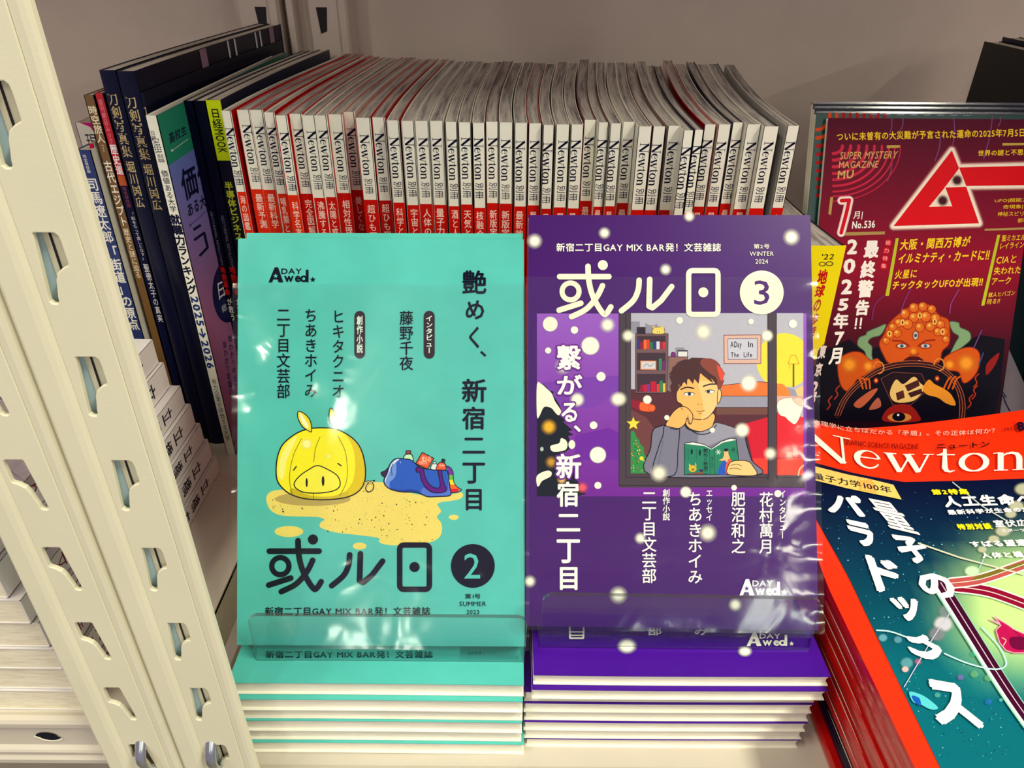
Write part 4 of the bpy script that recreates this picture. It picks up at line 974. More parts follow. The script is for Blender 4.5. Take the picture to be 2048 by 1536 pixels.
a.stroke([(1200, 65), (1450, 30), (1800, -90)], 92, (240, 250, 236)); a.stroke([(1200, 65), (1450, 30), (1800, -90)], 70, (190, 84, 84)); a.stroke([(1400, 30), (1800, -95)], 34, (120, 110, 40), smooth=False); a.stroke([(1200, 65), (1450, 30), (1800, -90)], 6, (250, 240, 220))
a.stroke([(610, 440), (720, 450), (850, 495)], 12, gl_); a.stroke([(1150, 625), (1300, 690), (1450, 735), (1560, 750), (1630, 730), (1640, 680), (1580, 560), (1450, 420)], 12, gl_); a.stroke([(1210, 280), (1060, 500), (830, 890)], 8, (200, 200, 230))
a.outline([(1560, 440), (1600, 400), (1510, 355), (1590, 385), (1545, 330), (1660, 400), (1700, 430), (1790, 470), (1800, 620), (1700, 620), (1640, 600), (1590, 540)], (190, 20, 84), 8, (250, 170, 190), smooth=False); a.stroke([(1610, 500), (1640, 520), (1620, 560)], 8, (250, 190, 170)); a.stroke([(1700, 440), (1790, 520)], 5, (110, 10, 60))
a.poly([(1670, 500), (1790, 500), (1790, 590), (1690, 580)], (110, 8, 60), True)
a.poly([(870, 930), (960, 950), (1040, 1000), (1100, 1060), (1040, 1070), (960, 1030), (900, 1010)], (90, 210, 220), True); a.poly([(890, 960), (950, 980), (960, 1040), (910, 1010)], (20, 90, 190), True)
a.frame(1600, 830, 4.388)
a.stroke([(1340, 590), (1600, 800), (1800, 920)], 10, (190, 200, 190), smooth=False); a.stroke([(1040, 1125), (1400, 1250), (1966, 1400)], 14, (210, 214, 190), smooth=False); a.stroke([(1610, 1270), (1550, 1400)], 8, (170, 214, 220))
for x, y, r_ in ((1960, 650, 90), (1900, 800, 80), (1850, 870, 60), (1780, 1020, 80), (1700, 1090, 60), (1600, 1180, 50)): a.glow(x, y, r_, (206, 206, 176), .6, .7, .75)
a.glow(1510, 1370, 80, (210, 250, 200), .6, .7, .9)
# masthead
a.frame(0, 0, 1)
mt = [(1600, 828), (1630, 835), (1737, 849), (1805, 852), (1942, 846), (2048, 839), (2120, 835)]
a.frame(1600, 830, 4.388)
xs_ = [(-20, 330), (60, 338), (200, 382), (500, 468), (740, 500), (900, 515), (1280, 515), (1600, 505), (1966, 493), (2200, 485)]
tris, Lw = serif_word('Newton', 1.02)
def wv(u, v): x = lerp(5, 1990, u); b = interp(xs_, x); hgt = interp([(0, 232), (500, 262), (900, 262), (1990, 262)], x); return (x-(v*hgt)*.18*max(0, 1-x/900), b-hgt*v)
a.put(tris, wv, (255, 252, 240))
def band(x0, x1, yoff): return lambda u, v: (lerp(x0, x1, u), interp([(100, 55), (400, 120), (700, 150), (1000, 160), (1400, 158), (1966, 118), (2200, 100)], lerp(x0, x1, u))+yoff-46*v)
a.put(a._line('物理学に立ちはだかる「矛盾」。その正体は何か？', .02), band(110, 1710, 22), (236, 176, 160))
a.put(a._line('GRAPHIC SCIENCE MAGAZINE', .01), band(380, 1040, 140), (140, 8, 12)); a.put(a._line('ニュートン', .03), band(1200, 1665, 136), (50, 8, 24))
a.qtext('8', ((1890, 62), (1966, 55), (1975, 138), (1915, 142)), (40, 10, 40), .06); a.qtext('2025', ((1785, 112), (1885, 104), (1888, 128), (1790, 136)), (120, 10, 20), 0)
a.poly([(60, 430), (180, 462), (420, 522), (600, 558), (820, 612), (892, 742), (640, 690), (400, 640), (120, 570), (40, 545)], (240, 206, 110)); a.poly([(500, 540), (640, 570), (680, 690), (520, 660)], (240, 170, 80))
a.put(a._line('量子力学100年', .02), lambda u, v: (lerp(120, 808, u)-16*v, lerp(558, 690, u**.9)-interp([(0, 62), (1, 62)], u)*v), (16, 14, 40))
def blk(ch, q, bold=.065): a.qtext(ch, q, (255, 255, 250), bold)
blk('パ', ((262, 660), (520, 715), (600, 905), (240, 850))); blk('ラ', ((372, 905), (610, 955), (700, 1195), (500, 1130))); blk('ド', ((560, 1215), (840, 1290), (930, 1500), (680, 1560)))
for ch, q in (('量', ((560, 722), (830, 775), (1060, 1055), (790, 990))), ('子', ((770, 1040), (1010, 1075), (1195, 1235), (960, 1330)))): blk(ch, q, .018 if ch == '量' else .065)
a.frame(1600, 1150, 3.98)
blk('の', ((880, 10), (1130, 0), (1290, 150), (1030, 175)), .07) if False else None
blk('の', ((895, -30), (1200, 0), (1265, 210), (985, 160)), .06)
blk('ッ', ((690, 165), (935, 180), (970, 405), (815, 350))); blk('ク', ((870, 420), (1130, 540), (1140, 800), (810, 560))); blk('ス', ((985, 815), (1290, 870), (1490, 1230), (1090, 1190)))
a.frame(1780, 940, 5.12)
def wt_(t, q, c=(250, 250, 246), b=.05): a.qtext(t, q, c, b)
yl = (250, 226, 30)
wt_('第2特集', ((412, 198), (790, 190), (818, 250), (440, 255)), yl, .07); wt_('人工生命へ', ((525, 265), (1440, 240), (1480, 350), (570, 385)), b=.06); wt_('最新科学が生命の定義', ((575, 408), (1520, 372), (1545, 422), (605, 460)), b=.05)
wt_('特別対談', ((672, 552), (1020, 540), (1058, 606), (706, 612)), yl, .07); wt_('室伏広治', ((1045, 512), (1500, 500), (1540, 570), (1085, 588)), b=.04); wt_('スポーツ庁', ((1128, 605), (1440, 595), (1460, 628), (1150, 636)), b=.04)
wt_('すばる望遠鏡', ((798, 730), (1500, 700), (1540, 775), (845, 790)), b=.06); wt_('人体と機械の', ((915, 848), (1560, 820), (1600, 888), (950, 905)), b=.06)
a.build('cover_print', ROOTS[10])

# ------------------------------------------------------------------ the two front titles: stacks, stands and display copies
def logo(a, x0, y0, x1, y1, c, hole):
    """A DAY / Awed mark: big A, small DAY, wide wed with a tall d, two stars"""
    W, H = x1-x0, y1-y0; q = lambda u, v: (x0+W*u, y0+H*v)
    a.poly([q(.0, 1), q(.13, .0), q(.20, .0), q(.31, 1), q(.21, 1), q(.19, .80), q(.10, .80), q(.075, 1)], c)
    a.poly(star_pts(x0+W*.150, y0+H*.58, H*.17), hole)
    a.text('DAY', x0+W*.27, y0+H*.08, x0+W*.70, y0+H*.44, c, .012)
    a.text('we', x0+W*.33, y0+H*.56, x0+W*.675, y0+H*.99, c, .03)
    a.ell(x0+W*.745, y0+H*.77, W*.075, H*.22, c); a.ell(x0+W*.745, y0+H*.77, W*.03, H*.10, hole); a.rect(x0+W*.79, y0+H*.16, x0+W*.845, y0+H*.99, c)
    a.poly(star_pts(x0+W*.935, y0+H*.82, H*.20), c)
def main_title(a, ox, oy, c, wd=37):
    """the three big rounded characters"""
    o = lambda pts: [(ox+p[0], oy+p[1]) for p in pts]
    a.stroke(o([(0, 0), (325, 0)]), wd, c); a.ell(ox+285, oy-76, 33, 33, c)
    a.stroke(o([(187, -68), (192, 20), (212, 110), (250, 190), (290, 246), (312, 240), (338, 200)]), wd, c)
    a.stroke(o([(283, 60), (245, 135), (175, 215), (78, 265)]), wd, c)
    a.stroke([(ox+72+56*math.cos(i*math.pi/10), oy+98+56*math.sin(i*math.pi/10)) for i in range(20)], wd*.92, c, True)
    a.stroke(o([(-4, 222), (140, 176)]), wd, c)
    a.stroke(o([(525, 24), (518, 90), (485, 160), (408, 226)]), wd, c)
    a.stroke(o([(595, 18), (590, 195), (612, 206), (670, 158), (740, 66)]), wd, c, smooth=False)
    x0, y0, x1, y1, r_ = ox+852, oy-40, ox+1046, oy+250, 26
    pts = []
    for cx, cy, a0 in ((x1-r_, y0+r_, -90), (x1-r_, y1-r_, 0), (x0+r_, y1-r_, 90), (x0+r_, y0+r_, 180)):
        pts += [(cx+r_*math.cos(math.radians(a0+30*i)), cy+r_*math.sin(math.radians(a0+30*i))) for i in range(4)]
    a.stroke(pts, wd*.95, c, True, smooth=False); a.ell(ox+949, oy+104, 33, 33, c)
SUB = '新宿二丁目GAY MIX BAR発！文芸雑誌'

def stack(name, ys, xs, yfront, zt, covers, labels, group, wave, flap):
    out = []
    n = len(xs); h = zt/n
    for k in range(n):                       # k = 0 is the topmost
        z1 = zt-k*h-.0001; z0 = zt-(k+1)*h+.00015
        x0, x1 = xs[k]; dy = ys[k]
        out.append(lying(name, labels[k], 'magazine', group, x0, x1, yfront+dy, yfront+dy+.180, z0, z1, covers, P_WHITE, None, wave=wave, flap=flap, nx=16))
    return out
w6 = ['topmost of six', 'second of six from the top', 'third of six from the top', 'fourth of six from the top', 'fifth of six from the top', 'bottom one of six']
TZT = .0545
def fx(px, z, yf): # x of a pixel column on the stack front at height z
    d = Vector((0, yf, z-.37)); zc = d.dot(_F); return (px-1024)/FPX*zc
tl_px = [(460, 1052), (462, 1050), (466, 1050), (472, 1049), (477, 1048), (489, 1053)]
xs = [(fx(a_, TZT*(1-(k+.5)/6), .2315), fx(b_, TZT*(1-(k+.5)/6), .2315)) for k, (a_, b_) in enumerate(tl_px)]
TS = stack('teal_magazine', [.0005, -.0022, -.0004, -.0014, -.0002, -.0016], xs, .2330, TZT, [M_TEAL, M_WHITE, M_TEAL], ['teal magazine lying in the left front stack, '+t for t in w6], 'teal magazines in the left front stack', .0005, .0022)
w8 = ['topmost of eight', 'second of eight from the top', 'third of eight from the top', 'fourth of eight from the top', 'fourth of eight from the bottom', 'third of eight from the bottom', 'second of eight from the bottom', 'bottom one of eight']
PZT = .0605
pp = [(1071, 1665), (1068, 1654), (1053, 1639), (1052, 1633), (1053, 1627), (1052, 1620), (1053, 1613), (1056, 1606)]
xs = [(fx(a_, PZT*(1-(k+.5)/8), .2335), fx(b_, PZT*(1-(k+.5)/8), .2335)) for k, (a_, b_) in enumerate(pp)]
PS = stack('purple_magazine', [0, -.0026, .0016, .0006, .0012, .0004, .001, .0008], xs, .2350, PZT, [M_PURPLE, M_WHITE, M_PURPLE], ['purple magazine lying in the right front stack, '+t for t in w8], 'purple magazines in the right front stack', -.0005, .0024)
# print on the topmost copies
a = Art(plane_map(Vector((0, 0, TZT+.0006)), Vector((0, 0, 1)))); a.frame(440, 1180, 3.2)
a.text(SUB, 292, 388, 1362, 436, (8, 14, 40), .02); a.text('2023', 1585, 392, 1670, 410, (8, 40, 60), 0); a.build('cover_print', TS[0])
a = Art(plane_map(Vector((0, 0, PZT+.0006)), Vector((0, 0, 1)))); a.frame(1040, 1170, 3.2)
WH = (246, 244, 226)
for x, y0, y1, ch, ww in ((862, 262, 322, '部', 52), (1160, 262, 322, 'み', 50)): a.text(ch, x-ww*.85, y0, x+ww*.85, y1, WH, .02)
a.stroke([(318, 255), (408, 255), (405, 340), (320, 340)], 12, WH, True, smooth=False); a.stroke([(315, 300), (408, 300)], 8, WH); a.stroke([(318, 322), (406, 322)], 8, WH)
logo(a, 1450, 305, 1758, 390, WH, (78, 22, 150)); a.glow(685, 390, 68, WH, .45, .8); a.glow(1440, 425, 50, WH, .45, .75); a.build('cover_print', PS[0])

def stand(base_label, tl, tr, bl, br, zl_, zledge, bookn, thick, ledge_px, lipmat, edgemat, rest):
    """acrylic easel: back plate, ledge, upright lip; corners given as photo pixels with depth"""
    TL, TR, BL, BR = at(*tl), at(*tr), at(*bl), at(*br)
    root = thing('acrylic_stand', base_label, 'display stand', tuple((BL+BR)/2))
    n = (TR-TL).cross(BL-TL).normalized(); n = -n if n.y > 0 else n
    t = .0018; e = (TR-TL).normalized(); d = (BL-TL).normalized(); r_ = .006
    m = MB(); L = (TR-TL).length
    ring = []
    for i in range(7): a_ = math.pi/2*i/6; ring.append(TL+e*(r_-r_*math.cos(a_))+d*(r_-r_*math.sin(a_)))
    for i in range(7): a_ = math.pi/2*i/6; ring.append(TR-e*(r_-r_*math.sin(a_))+d*(r_-r_*math.cos(a_)))
    ring += [BR, BL]
    f = [m.vert(p) for p in ring]; g = [m.vert(p-n*t) for p in ring]
    m.face(f); m.face(g[::-1])
    for i in range(len(ring)): j = (i+1) % len(ring); m.face((f[i], g[i], g[j], f[j]), 1 if i < len(ring)-2 or i == len(ring)-1 else 0)
    m.build('front_lip', [lipmat, edgemat], root)
    m = MB(); C1, C2 = [onZ(px, py, zledge) for px, py in ledge_px]
    a1, a2 = BL.copy(), BR.copy(); a1.z = a2.z = zledge
    up = Vector((0, 0, -.0016))
    m.hexa([a1+up, a2+up, C2+up, C1+up, a1, a2, C2, C1], 0, None, [0, 0, 1, 1, 1, 1]); m.build('ledge', [lipmat, edgemat], root)
    # back plate follows the books' lean, from the ledge's rear edge
    m = MB(); h = .12; bdir = rest; b1, b2 = C1.lerp(C2, .03), C1.lerp(C2, .97)
    b1 = b1+Vector((0, .0012, .0004)); b2 = b2+Vector((0, .0012, .0004))
    bn = Vector((0, .0016, .0009))
    m.hexa([b1, b2, b2+bn, b1+bn, b1+bdir*h, b2+bdir*h, b2+bdir*h+bn, b1+bdir*h+bn], 0, None, [1, 1, 0, 1, 0, 1]); m.build('back_plate', [lipmat, edgemat], root)
    return root
ACR = film_mat('clear_acrylic', .04, 30, .05, (.93, .96, .97), .02); ACE = film_mat('acrylic_edge', .1, 60, .25, (.55, .60, .62), .30)
SLV = film_mat('clear_sleeve', .18, 30, .10, (1, 1, 1), .03)
def display(name, label, cat, corners, thick, cover, back_px=None, group=None):
    q = [at(*c) for c in corners]; r, n = leaning(name, label, cat, group, q, thick, [cover, M_WHITE, cover], P_WHITE)
    return r, n, q
def sleeve(root, q, n, frac, ext, thick, seed):
    TL, TR, BR, BL = q; m = MB(); random.seed(seed)
    top = lambda s: TL.lerp(TR, s).lerp(BL.lerp(BR, s), frac)
    bot = lambda s: BL.lerp(BR, s)+(BL-TL).normalized()*ext
    e = (TR-TL).normalized()*.0022
    ph = [random.uniform(0, 6.28) for _ in range(8)]
    def f(u, v):
        s = u; p = top(s).lerp(bot(s), v)+e*(2*u-1)
        edge = math.exp(-u*22)+math.exp(-(1-u)*22)
        w_ = .00022*math.sin(9*v+ph[0]+3*u)+.0002*math.sin(17*u+ph[1]+5*v)+.00045*edge*math.sin(46*v+ph[2])+.0003*edge*math.sin(90*v+ph[3])
        return p+n*(.0016+w_+.0003)
    m.grid(f, 60, 80); o = m.build('plastic_sleeve', SLV, root, smooth=True)
    return o
NV = (8, 12, 34)
# ---- teal copy
tq = [(476, 477, .3805), (1048, 479, .3805), (1050, 1293, .3748), (474, 1290, .3748)]
tq2 = [(493, 466, .3895), (1046, 467, .3895), (1047, 1284, .3838), (492, 1282, .3838)]
leanT = (at(476, 477, .3805)-at(474, 1290, .3748)).normalized()
r2_, n2_, q2_ = display('teal_magazine', 'teal magazine copy standing behind the front teal one, only its top rim showing', 'magazine', tq2, .0062, M_TEAL)
rT, nT, qT = display('teal_magazine', 'upright sleeved teal magazine with yellow pig ball and blue bag drawing, number 2', 'magazine', tq, .0066, M_TEAL)
a = Art(plane_map(qT[0], nT)); a.frame(450, 780, 3.268)
SD = (238, 218, 110)
sand = [(270, 705), (285, 675), (320, 658), (400, 650), (650, 640), (860, 620), (930, 606), (1040, 604), (1100, 640), (1300, 690), (1480, 682), (1540, 668), (1556, 690), (1535, 712), (1480, 724), (1420, 732), (1388, 748), (1412, 792), (1385, 830), (1412, 868), (1418, 920), (1398, 965), (1340, 995), (1230, 1008), (1120, 1016), (1040, 1008), (1005, 990), (1000, 966), (850, 946), (740, 934), (660, 914), (620, 894), (626, 866), (650, 846), (600, 830), (450, 826), (360, 818), (305, 792), (278, 750)]
a.poly(sand, SD, True); a.ell(418, 925, 94, 36, SD); a.ell(880, 1020, 45, 23, SD); a.ell(1495, 832, 32, 17, SD)
random.seed(3)
from mathutils.geometry import intersect_point_tri_2d
for i in range(190):
    x, y = random.uniform(290, 1500), random.uniform(640, 1000)
    ok = (y < 812 and 300 < x < 1370 and y > 700) or (y >= 812 and 660 < x < 1370 and y < 930+ (60 if x > 1010 else 0)) or (640 < y < 700 and 900 < x < 1080)
    if ok: s_ = random.choice([2.2, 2.6, 3.4, 4.6]); a.ell(x, y, s_, s_, random.choice([(60, 50, 50), (90, 90, 60), (120, 160, 70), (200, 150, 90), (30, 26, 40)]), 6)
a.ell(575, 712, 246, 44, (186, 166, 92))
pig = [(640, 247), (720, 255), (790, 285), (850, 330), (890, 390), (912, 470), (918, 550), (905, 620), (860, 672), (790, 702), (700, 715), (600, 717), (510, 708), (430, 682), (375, 640), (342, 590), (334, 520), (345, 430), (375, 360), (430, 308), (490, 272), (560, 252)]
a.poly(pig, (246, 236, 40), True); a.poly([(790, 290), (850, 335), (890, 390), (912, 470), (918, 550), (905, 620), (860, 672), (790, 702), (700, 712), (790, 660), (840, 580), (850, 460), (830, 360)], (222, 196, 24), True)
a.poly([(440, 640), (560, 690), (700, 694), (800, 660), (790, 702), (700, 715), (600, 717), (510, 708), (430, 682)], (206, 184, 40), True)
a.poly([(350, 560), (358, 460), (400, 360), (470, 300), (440, 380), (400, 470), (380, 580)], (250, 244, 130), True)
a.glow(535, 352, 38, (250, 246, 150), .6); a.glow(675, 433, 14, (250, 246, 170), .5)
for s_ in ([(500, 318), (450, 420), (425, 530), (425, 620), (440, 680)], [(622, 305), (592, 380), (580, 470)], [(575, 640), (580, 716)], [(738, 300), (785, 400), (800, 520), (790, 610), (750, 690)]): a.stroke(s_, 4, (110, 96, 20))
a.stroke(pig, 8, NV, True)
for pts, hi in (([(552, 270), (508, 240), (478, 185), (480, 140), (525, 160), (558, 205), (566, 268)], [(540, 255), (500, 205), (488, 152), (505, 165), (540, 225)]), ([(718, 255), (688, 210), (680, 155), (692, 118), (722, 155), (738, 205), (736, 256)], [(712, 240), (690, 195), (692, 140), (702, 155), (718, 205)])):
    a.outline(pts, (240, 224, 50), 6, NV); a.poly(hi, (250, 246, 200), True)
a.outline([(603, 494), (665, 516), (730, 556), (752, 602), (742, 640), (690, 664), (600, 674), (515, 668), (462, 640), (454, 606), (490, 560), (548, 520)], (246, 238, 70), 7, NV)
a.ell(534, 605, 7, 30, NV); a.ell(641, 595, 9, 33, NV); a.stroke([(448, 524), (466, 500)], 8, NV); a.stroke([(737, 480), (760, 495)], 8, NV)
a.stroke([(906, 606), (945, 598), (968, 622), (962, 652), (936, 664), (922, 642), (938, 612), (975, 592)], 12, NV); a.stroke([(908, 606), (945, 600), (965, 622), (960, 650), (938, 660), (925, 642), (938, 614), (968, 596)], 5, SD)
# bag
a.frame(740, 860, 10.24)
a.outline([(300, 960), (250, 930), (230, 870), (320, 830), (365, 780), (380, 850), (350, 960)], (60, 28, 84), 18, NV)
a.poly([(1560, 740), (1640, 760), (1700, 840), (1710, 920), (1630, 940), (1600, 830)], (120, 50, 170), True)
for y0, y1, c_ in ((920, 1025, (96, 196, 50)), (1020, 1125, (244, 226, 30)), (1120, 1215, (240, 106, 30)), (1205, 1280, (226, 16, 40))):
    w0 = interp([(900, 1700), (1025, 1712), (1125, 1740), (1215, 1840), (1280, 1830)], y0); w1 = interp([(900, 1700), (1025, 1712), (1125, 1740), (1215, 1840), (1240, 1876), (1280, 1800)], y1); a.poly([(1620, y0), (w0, y0), (w1, y1), (1650, y1)], c_)
a.stroke([(1570, 740), (1640, 765), (1690, 840), (1705, 960), (1722, 1080), (1790, 1170), (1872, 1220), (1800, 1272), (1660, 1282)], 16, NV)
a.outline([(700, 600), (700, 540), (740, 500), (830, 495), (872, 540), (875, 640)], (196, 240, 190), 18, NV); a.outline([(738, 490), (740, 425), (830, 420), (834, 490)], (150, 70, 60), 16, NV, False)
a.outline([(1070, 460), (1305, 580), (1180, 800), (935, 690)], (236, 92, 44), 18, NV, False); a.text('或ル日', 1060, 540, 1240, 650, (250, 210, 180), .02); a.text('PHOTO', 1010, 640, 1170, 710, (250, 210, 180), .02)
a.outline([(1250, 800), (1265, 710), (1300, 690), (1350, 690), (1378, 720), (1378, 810)], (226, 236, 226), 15, NV); a.outline([(1290, 690), (1295, 645), (1350, 645), (1352, 695)], (206, 236, 206), 13, NV, False)
a.outline([(1365, 815), (1380, 720), (1430, 665), (1510, 670), (1555, 730), (1540, 820)], (236, 92, 54), 16, NV); a.outline([(1460, 660), (1480, 590), (1540, 605), (1520, 675)], (30, 40, 60), 12, NV, False); a.text('SUN', 1420, 705, 1520, 750, (250, 220, 200), .02)
bag = [(290, 1080), (292, 1000), (330, 930), (355, 860), (385, 760), (430, 670), (500, 600), (590, 582), (700, 592), (800, 600), (870, 632), (930, 690), (1000, 745), (1090, 785), (1300, 818), (1560, 826), (1598, 880), (1612, 1000), (1640, 1200), (1660, 1310), (1600, 1352), (1400, 1362), (1200, 1368), (1100, 1335), (1000, 1290), (870, 1270), (700, 1270), (540, 1248), (420, 1210), (330, 1150)]
a.poly(bag, (38, 92, 196), True); a.poly([(520, 640), (430, 690), (390, 790), (360, 880), (310, 980), (300, 1080), (340, 1150), (400, 1190), (400, 1080), (470, 1010), (520, 940), (540, 800)], (112, 150, 222), True)
a.poly([(600, 600), (520, 610), (440, 690), (395, 790), (365, 900), (310, 1010), (310, 1080), (350, 960), (400, 850), (440, 740)], (214, 228, 240), True)
a.poly([(1100, 1180), (1300, 1300), (1560, 1260), (1600, 1100), (1590, 900), (1640, 1200), (1650, 1320), (1400, 1350), (1190, 1355), (1050, 1290)], (84, 116, 216), True); a.poly([(420, 1195), (600, 1225), (870, 1215), (1020, 1265), (870, 1268), (700, 1262), (540, 1245)], (22, 62, 160), True)
a.stroke(bag, 20, NV, True)
a.outline([(950, 770), (1040, 765), (1100, 830), (1120, 930), (1170, 1050), (1260, 1150), (1360, 1190), (1430, 1170), (1430, 1060), (1400, 900), (1390, 830), (1465, 830), (1480, 950), (1520, 1100), (1560, 1190), (1545, 1260), (1430, 1285), (1290, 1275), (1180, 1220), (1090, 1110), (1040, 980), (1015, 870), (950, 860)], (94, 14, 130), 18, NV)
a.stroke([(470, 690), (440, 790), (445, 870)], 12, NV); a.ell(446, 905, 20, 34, NV); a.ell(446, 905, 12, 24, (112, 150, 222)); a.stroke([(630, 610), (640, 640)], 8, NV); a.ell(626, 660, 14, 26, (112, 150, 222))
# words
a.frame(450, 780, 3.268); main_title(a, 290, 1053, NV)
a.ell(1620, 1150, 143, 143, NV, 48); a.text('2', 1563, 1068, 1668, 1232, (84, 194, 182), .005)
a.text('第1号', 1568, 1332, 1670, 1365, NV, .01); a.text('SUMMER', 1532, 1383, 1707, 1413, NV, .0); a.text('2023', 1578, 1437, 1661, 1465, NV, .0); a.text(SUB, 262, 1418, 1342, 1475, NV, .02)
R_ = .012
for ch, bx in (('二', (1553, 312, 1700, 415)), ('丁', (1553, 475, 1700, 612)), ('目', (1575, 648, 1678, 787))): a.text(ch, *bx, NV, .022)
a.frame(450, 440, 3.303); logo(a, 288, 312, 600, 411, NV, (84, 194, 182))
for ch, bx in (('艶', (1568, 332, 1727, 487)), ('め', (1590, 530, 1712, 657)), ('く', (1612, 703, 1680, 848)), ('、', (1685, 865, 1727, 903)), ('新', (1565, 1048, 1728, 1205)), ('宿', (1566, 1232, 1716, 1385))): a.text(ch, *bx, NV, .022)
for x0, y0, x1, y1, t_ in ((855, 600, 925, 915, '創作小説'), (1313, 600, 1385, 915, 'インタビュー')):
    cx = (x0+x1)/2; a.stroke([(cx, y0+35), (cx, y1-35)], x1-x0, (52, 36, 44), smooth=False); a.vtext(t_, cx-21, y0+32, cx+21, y1-36, (220, 240, 230), .03)
a.vtext('二丁目文芸部', 342, 592, 430, 1178, NV, .01); a.vtext('ちあきホイみ', 528, 588, 608, 1170, NV, .01); a.vtext('ヒキタクニオ', 712, 598, 784, 1172, NV, .01); a.vtext('藤野千夜', 1153, 600, 1243, 992, NV, .01)
a.build('cover_print', rT)
sleeve(rT, qT, nT, .113, .0012, .0066, 5)
stand('clear acrylic stand holding the upright teal magazines on the teal stack', (492, 1232, .3515), (1056, 1236, .3515), (512, 1312, .3725), (1049, 1313, .3725), .09, .0562, nT, .014, ((482, 1256), (1042, 1264)), ACR, ACE, leanT)

# ---- purple copy
pq = [(1057, 430, .3860), (1621, 430, .3860), (1637, 1261, .3752), (1051, 1252, .3752)]
leanP = (at(1057, 430, .386)-at(1051, 1252, .3752)).normalized()
PB = (66, 15, 106)
rP, nP, qP = display('purple_magazine', 'upright sleeved purple magazine with a reading man at a snowy window, number 3', 'magazine', pq, .0068, mat('purple_cover_print', PB, rough=.35, spec=.2))
a = Art(plane_map(qP[0], nP)); 
a.frame(1040, 600, 3.84)
def vio(x, y): t = max(0, min(1, (y-100)/1400)); return tuple(lerp(p, q, t) for p, q in zip((150, 92, 196), (112, 34, 150)))
a.gridfill(130, 104, 2200, 1508, 4, 10, vio)
a.poly([(130, 640), (400, 600), (760, 580), (760, 700), (560, 830), (130, 850)], (120, 60, 172)); a.poly([(420, 1040), (560, 1010), (680, 980), (760, 1020), (760, 1230), (420, 1230)], (108, 36, 160))
TR_ = (12, 24, 36)
a.poly([(130, 650), (180, 645), (215, 680), (205, 690), (262, 705), (250, 725), (275, 760), (300, 800), (318, 840), (300, 860), (345, 930), (330, 935), (405, 1000), (370, 1010), (412, 1035), (370, 1045), (400, 1130), (330, 1180), (420, 1260), (465, 1345), (430, 1370), (505, 1490), (440, 1508), (130, 1508)], TR_)
a.poly([(130, 650), (165, 645), (215, 690), (245, 720), (270, 780), (315, 850), (300, 885), (275, 870), (240, 830), (185, 822), (150, 890), (130, 890)], (240, 240, 216), True)
a.poly([(235, 1120), (300, 1100), (315, 1062), (350, 1075), (365, 1110), (350, 1150), (290, 1165), (245, 1160)], (240, 240, 216), True); a.ell(398, 1110, 26, 34, (240, 240, 216)); a.poly([(130, 1350), (200, 1312), (240, 1320), (235, 1355), (170, 1390), (145, 1430), (130, 1420)], (240, 240, 216), True); a.ell(168, 1145, 13, 17, (180, 196, 180))
a.glow(222, 975, 66, (240, 180, 40), .35); a.glow(240, 1245, 52, (200, 150, 50), .25); a.glow(320, 1380, 40, (240, 190, 120), .3); a.glow(480, 1440, 50, (240, 90, 110), .3)
# window picture
a.frame(1240, 600, 3.84)
FR = (70, 60, 68)
a.rect(-10, 98, 85, 1440, FR); a.rect(-10, 1335, 1420, 1440, FR); a.stroke([(45, 98), (45, 1362), (1416, 1365)], 4, NV, smooth=False); a.stroke([(-8, 98), (-8, 1424), (1420, 1440)], 4, NV, smooth=False)
WG = (180, 180, 194)
a.rect(85, 100, 1136, 1335, WG); a.rect(1200, 100, 1408, 1345, WG)
a.rect(85, 165, 152, 260, (140, 140, 156)); a.poly([(195, 175), (230, 195), (275, 190), (288, 180), (285, 258), (195, 258)], (140, 140, 156)); a.rect(128, 208, 196, 260, (44, 36, 48)); a.rect(425, 365, 495, 440, (140, 140, 156))
rr_ = [(1260+212*math.cos(t*math.pi/24), 468+214*math.sin(t*math.pi/24)) for t in range(48)]
a.poly([(min(1136, p[0]), min(660, p[1])) for p in rr_], (244, 216, 70)); a.poly([(min(1408, max(1200, p[0])), min(665, p[1])) for p in rr_], (246, 218, 60))
a.poly([(85, 685), (480, 700), (700, 820), (1136, 820), (1136, 1335), (85, 1335)], (84, 40, 48)); a.poly([(85, 840), (200, 900), (260, 980), (240, 1335), (85, 1335)], (110, 60, 60))
BR_ = (112, 84, 86)
a.outline([(118, 260), (370, 258), (366, 700), (350, 716), (118, 716)], BR_, 4, NV, False)
for x0, y0, x1, y1 in ((130, 275, 350, 378), (130, 405, 350, 540), (130, 568, 350, 705)): a.rect(x0, y0, x1, y1, (62, 44, 56))
for x, y, w_, h_, c_ in ((132, 300, 22, 76, (40, 50, 130)), (156, 320, 24, 56, (150, 20, 50)), (182, 305, 22, 72, (240, 110, 40)), (206, 304, 22, 73, (210, 60, 50)), (232, 322, 20, 54, (40, 120, 70)), (256, 320, 20, 57, (40, 60, 130)), (280, 318, 24, 60, (210, 214, 230)), (306, 322, 20, 56, (150, 40, 60)), (328, 322, 20, 56, (200, 50, 60)),
                         (298, 450, 24, 88, (50, 130, 90)), (326, 470, 20, 68, (110, 40, 110)), (180, 650, 26, 54, (190, 20, 60)), (208, 645, 22, 60, (120, 50, 130)), (236, 625, 40, 80, (190, 16, 50)), (282, 645, 20, 60, (214, 60, 60)), (304, 620, 24, 85, (50, 130, 80)), (330, 640, 18, 65, (230, 190, 60))): a.rect(x, y, x+w_, y+h_, c_)
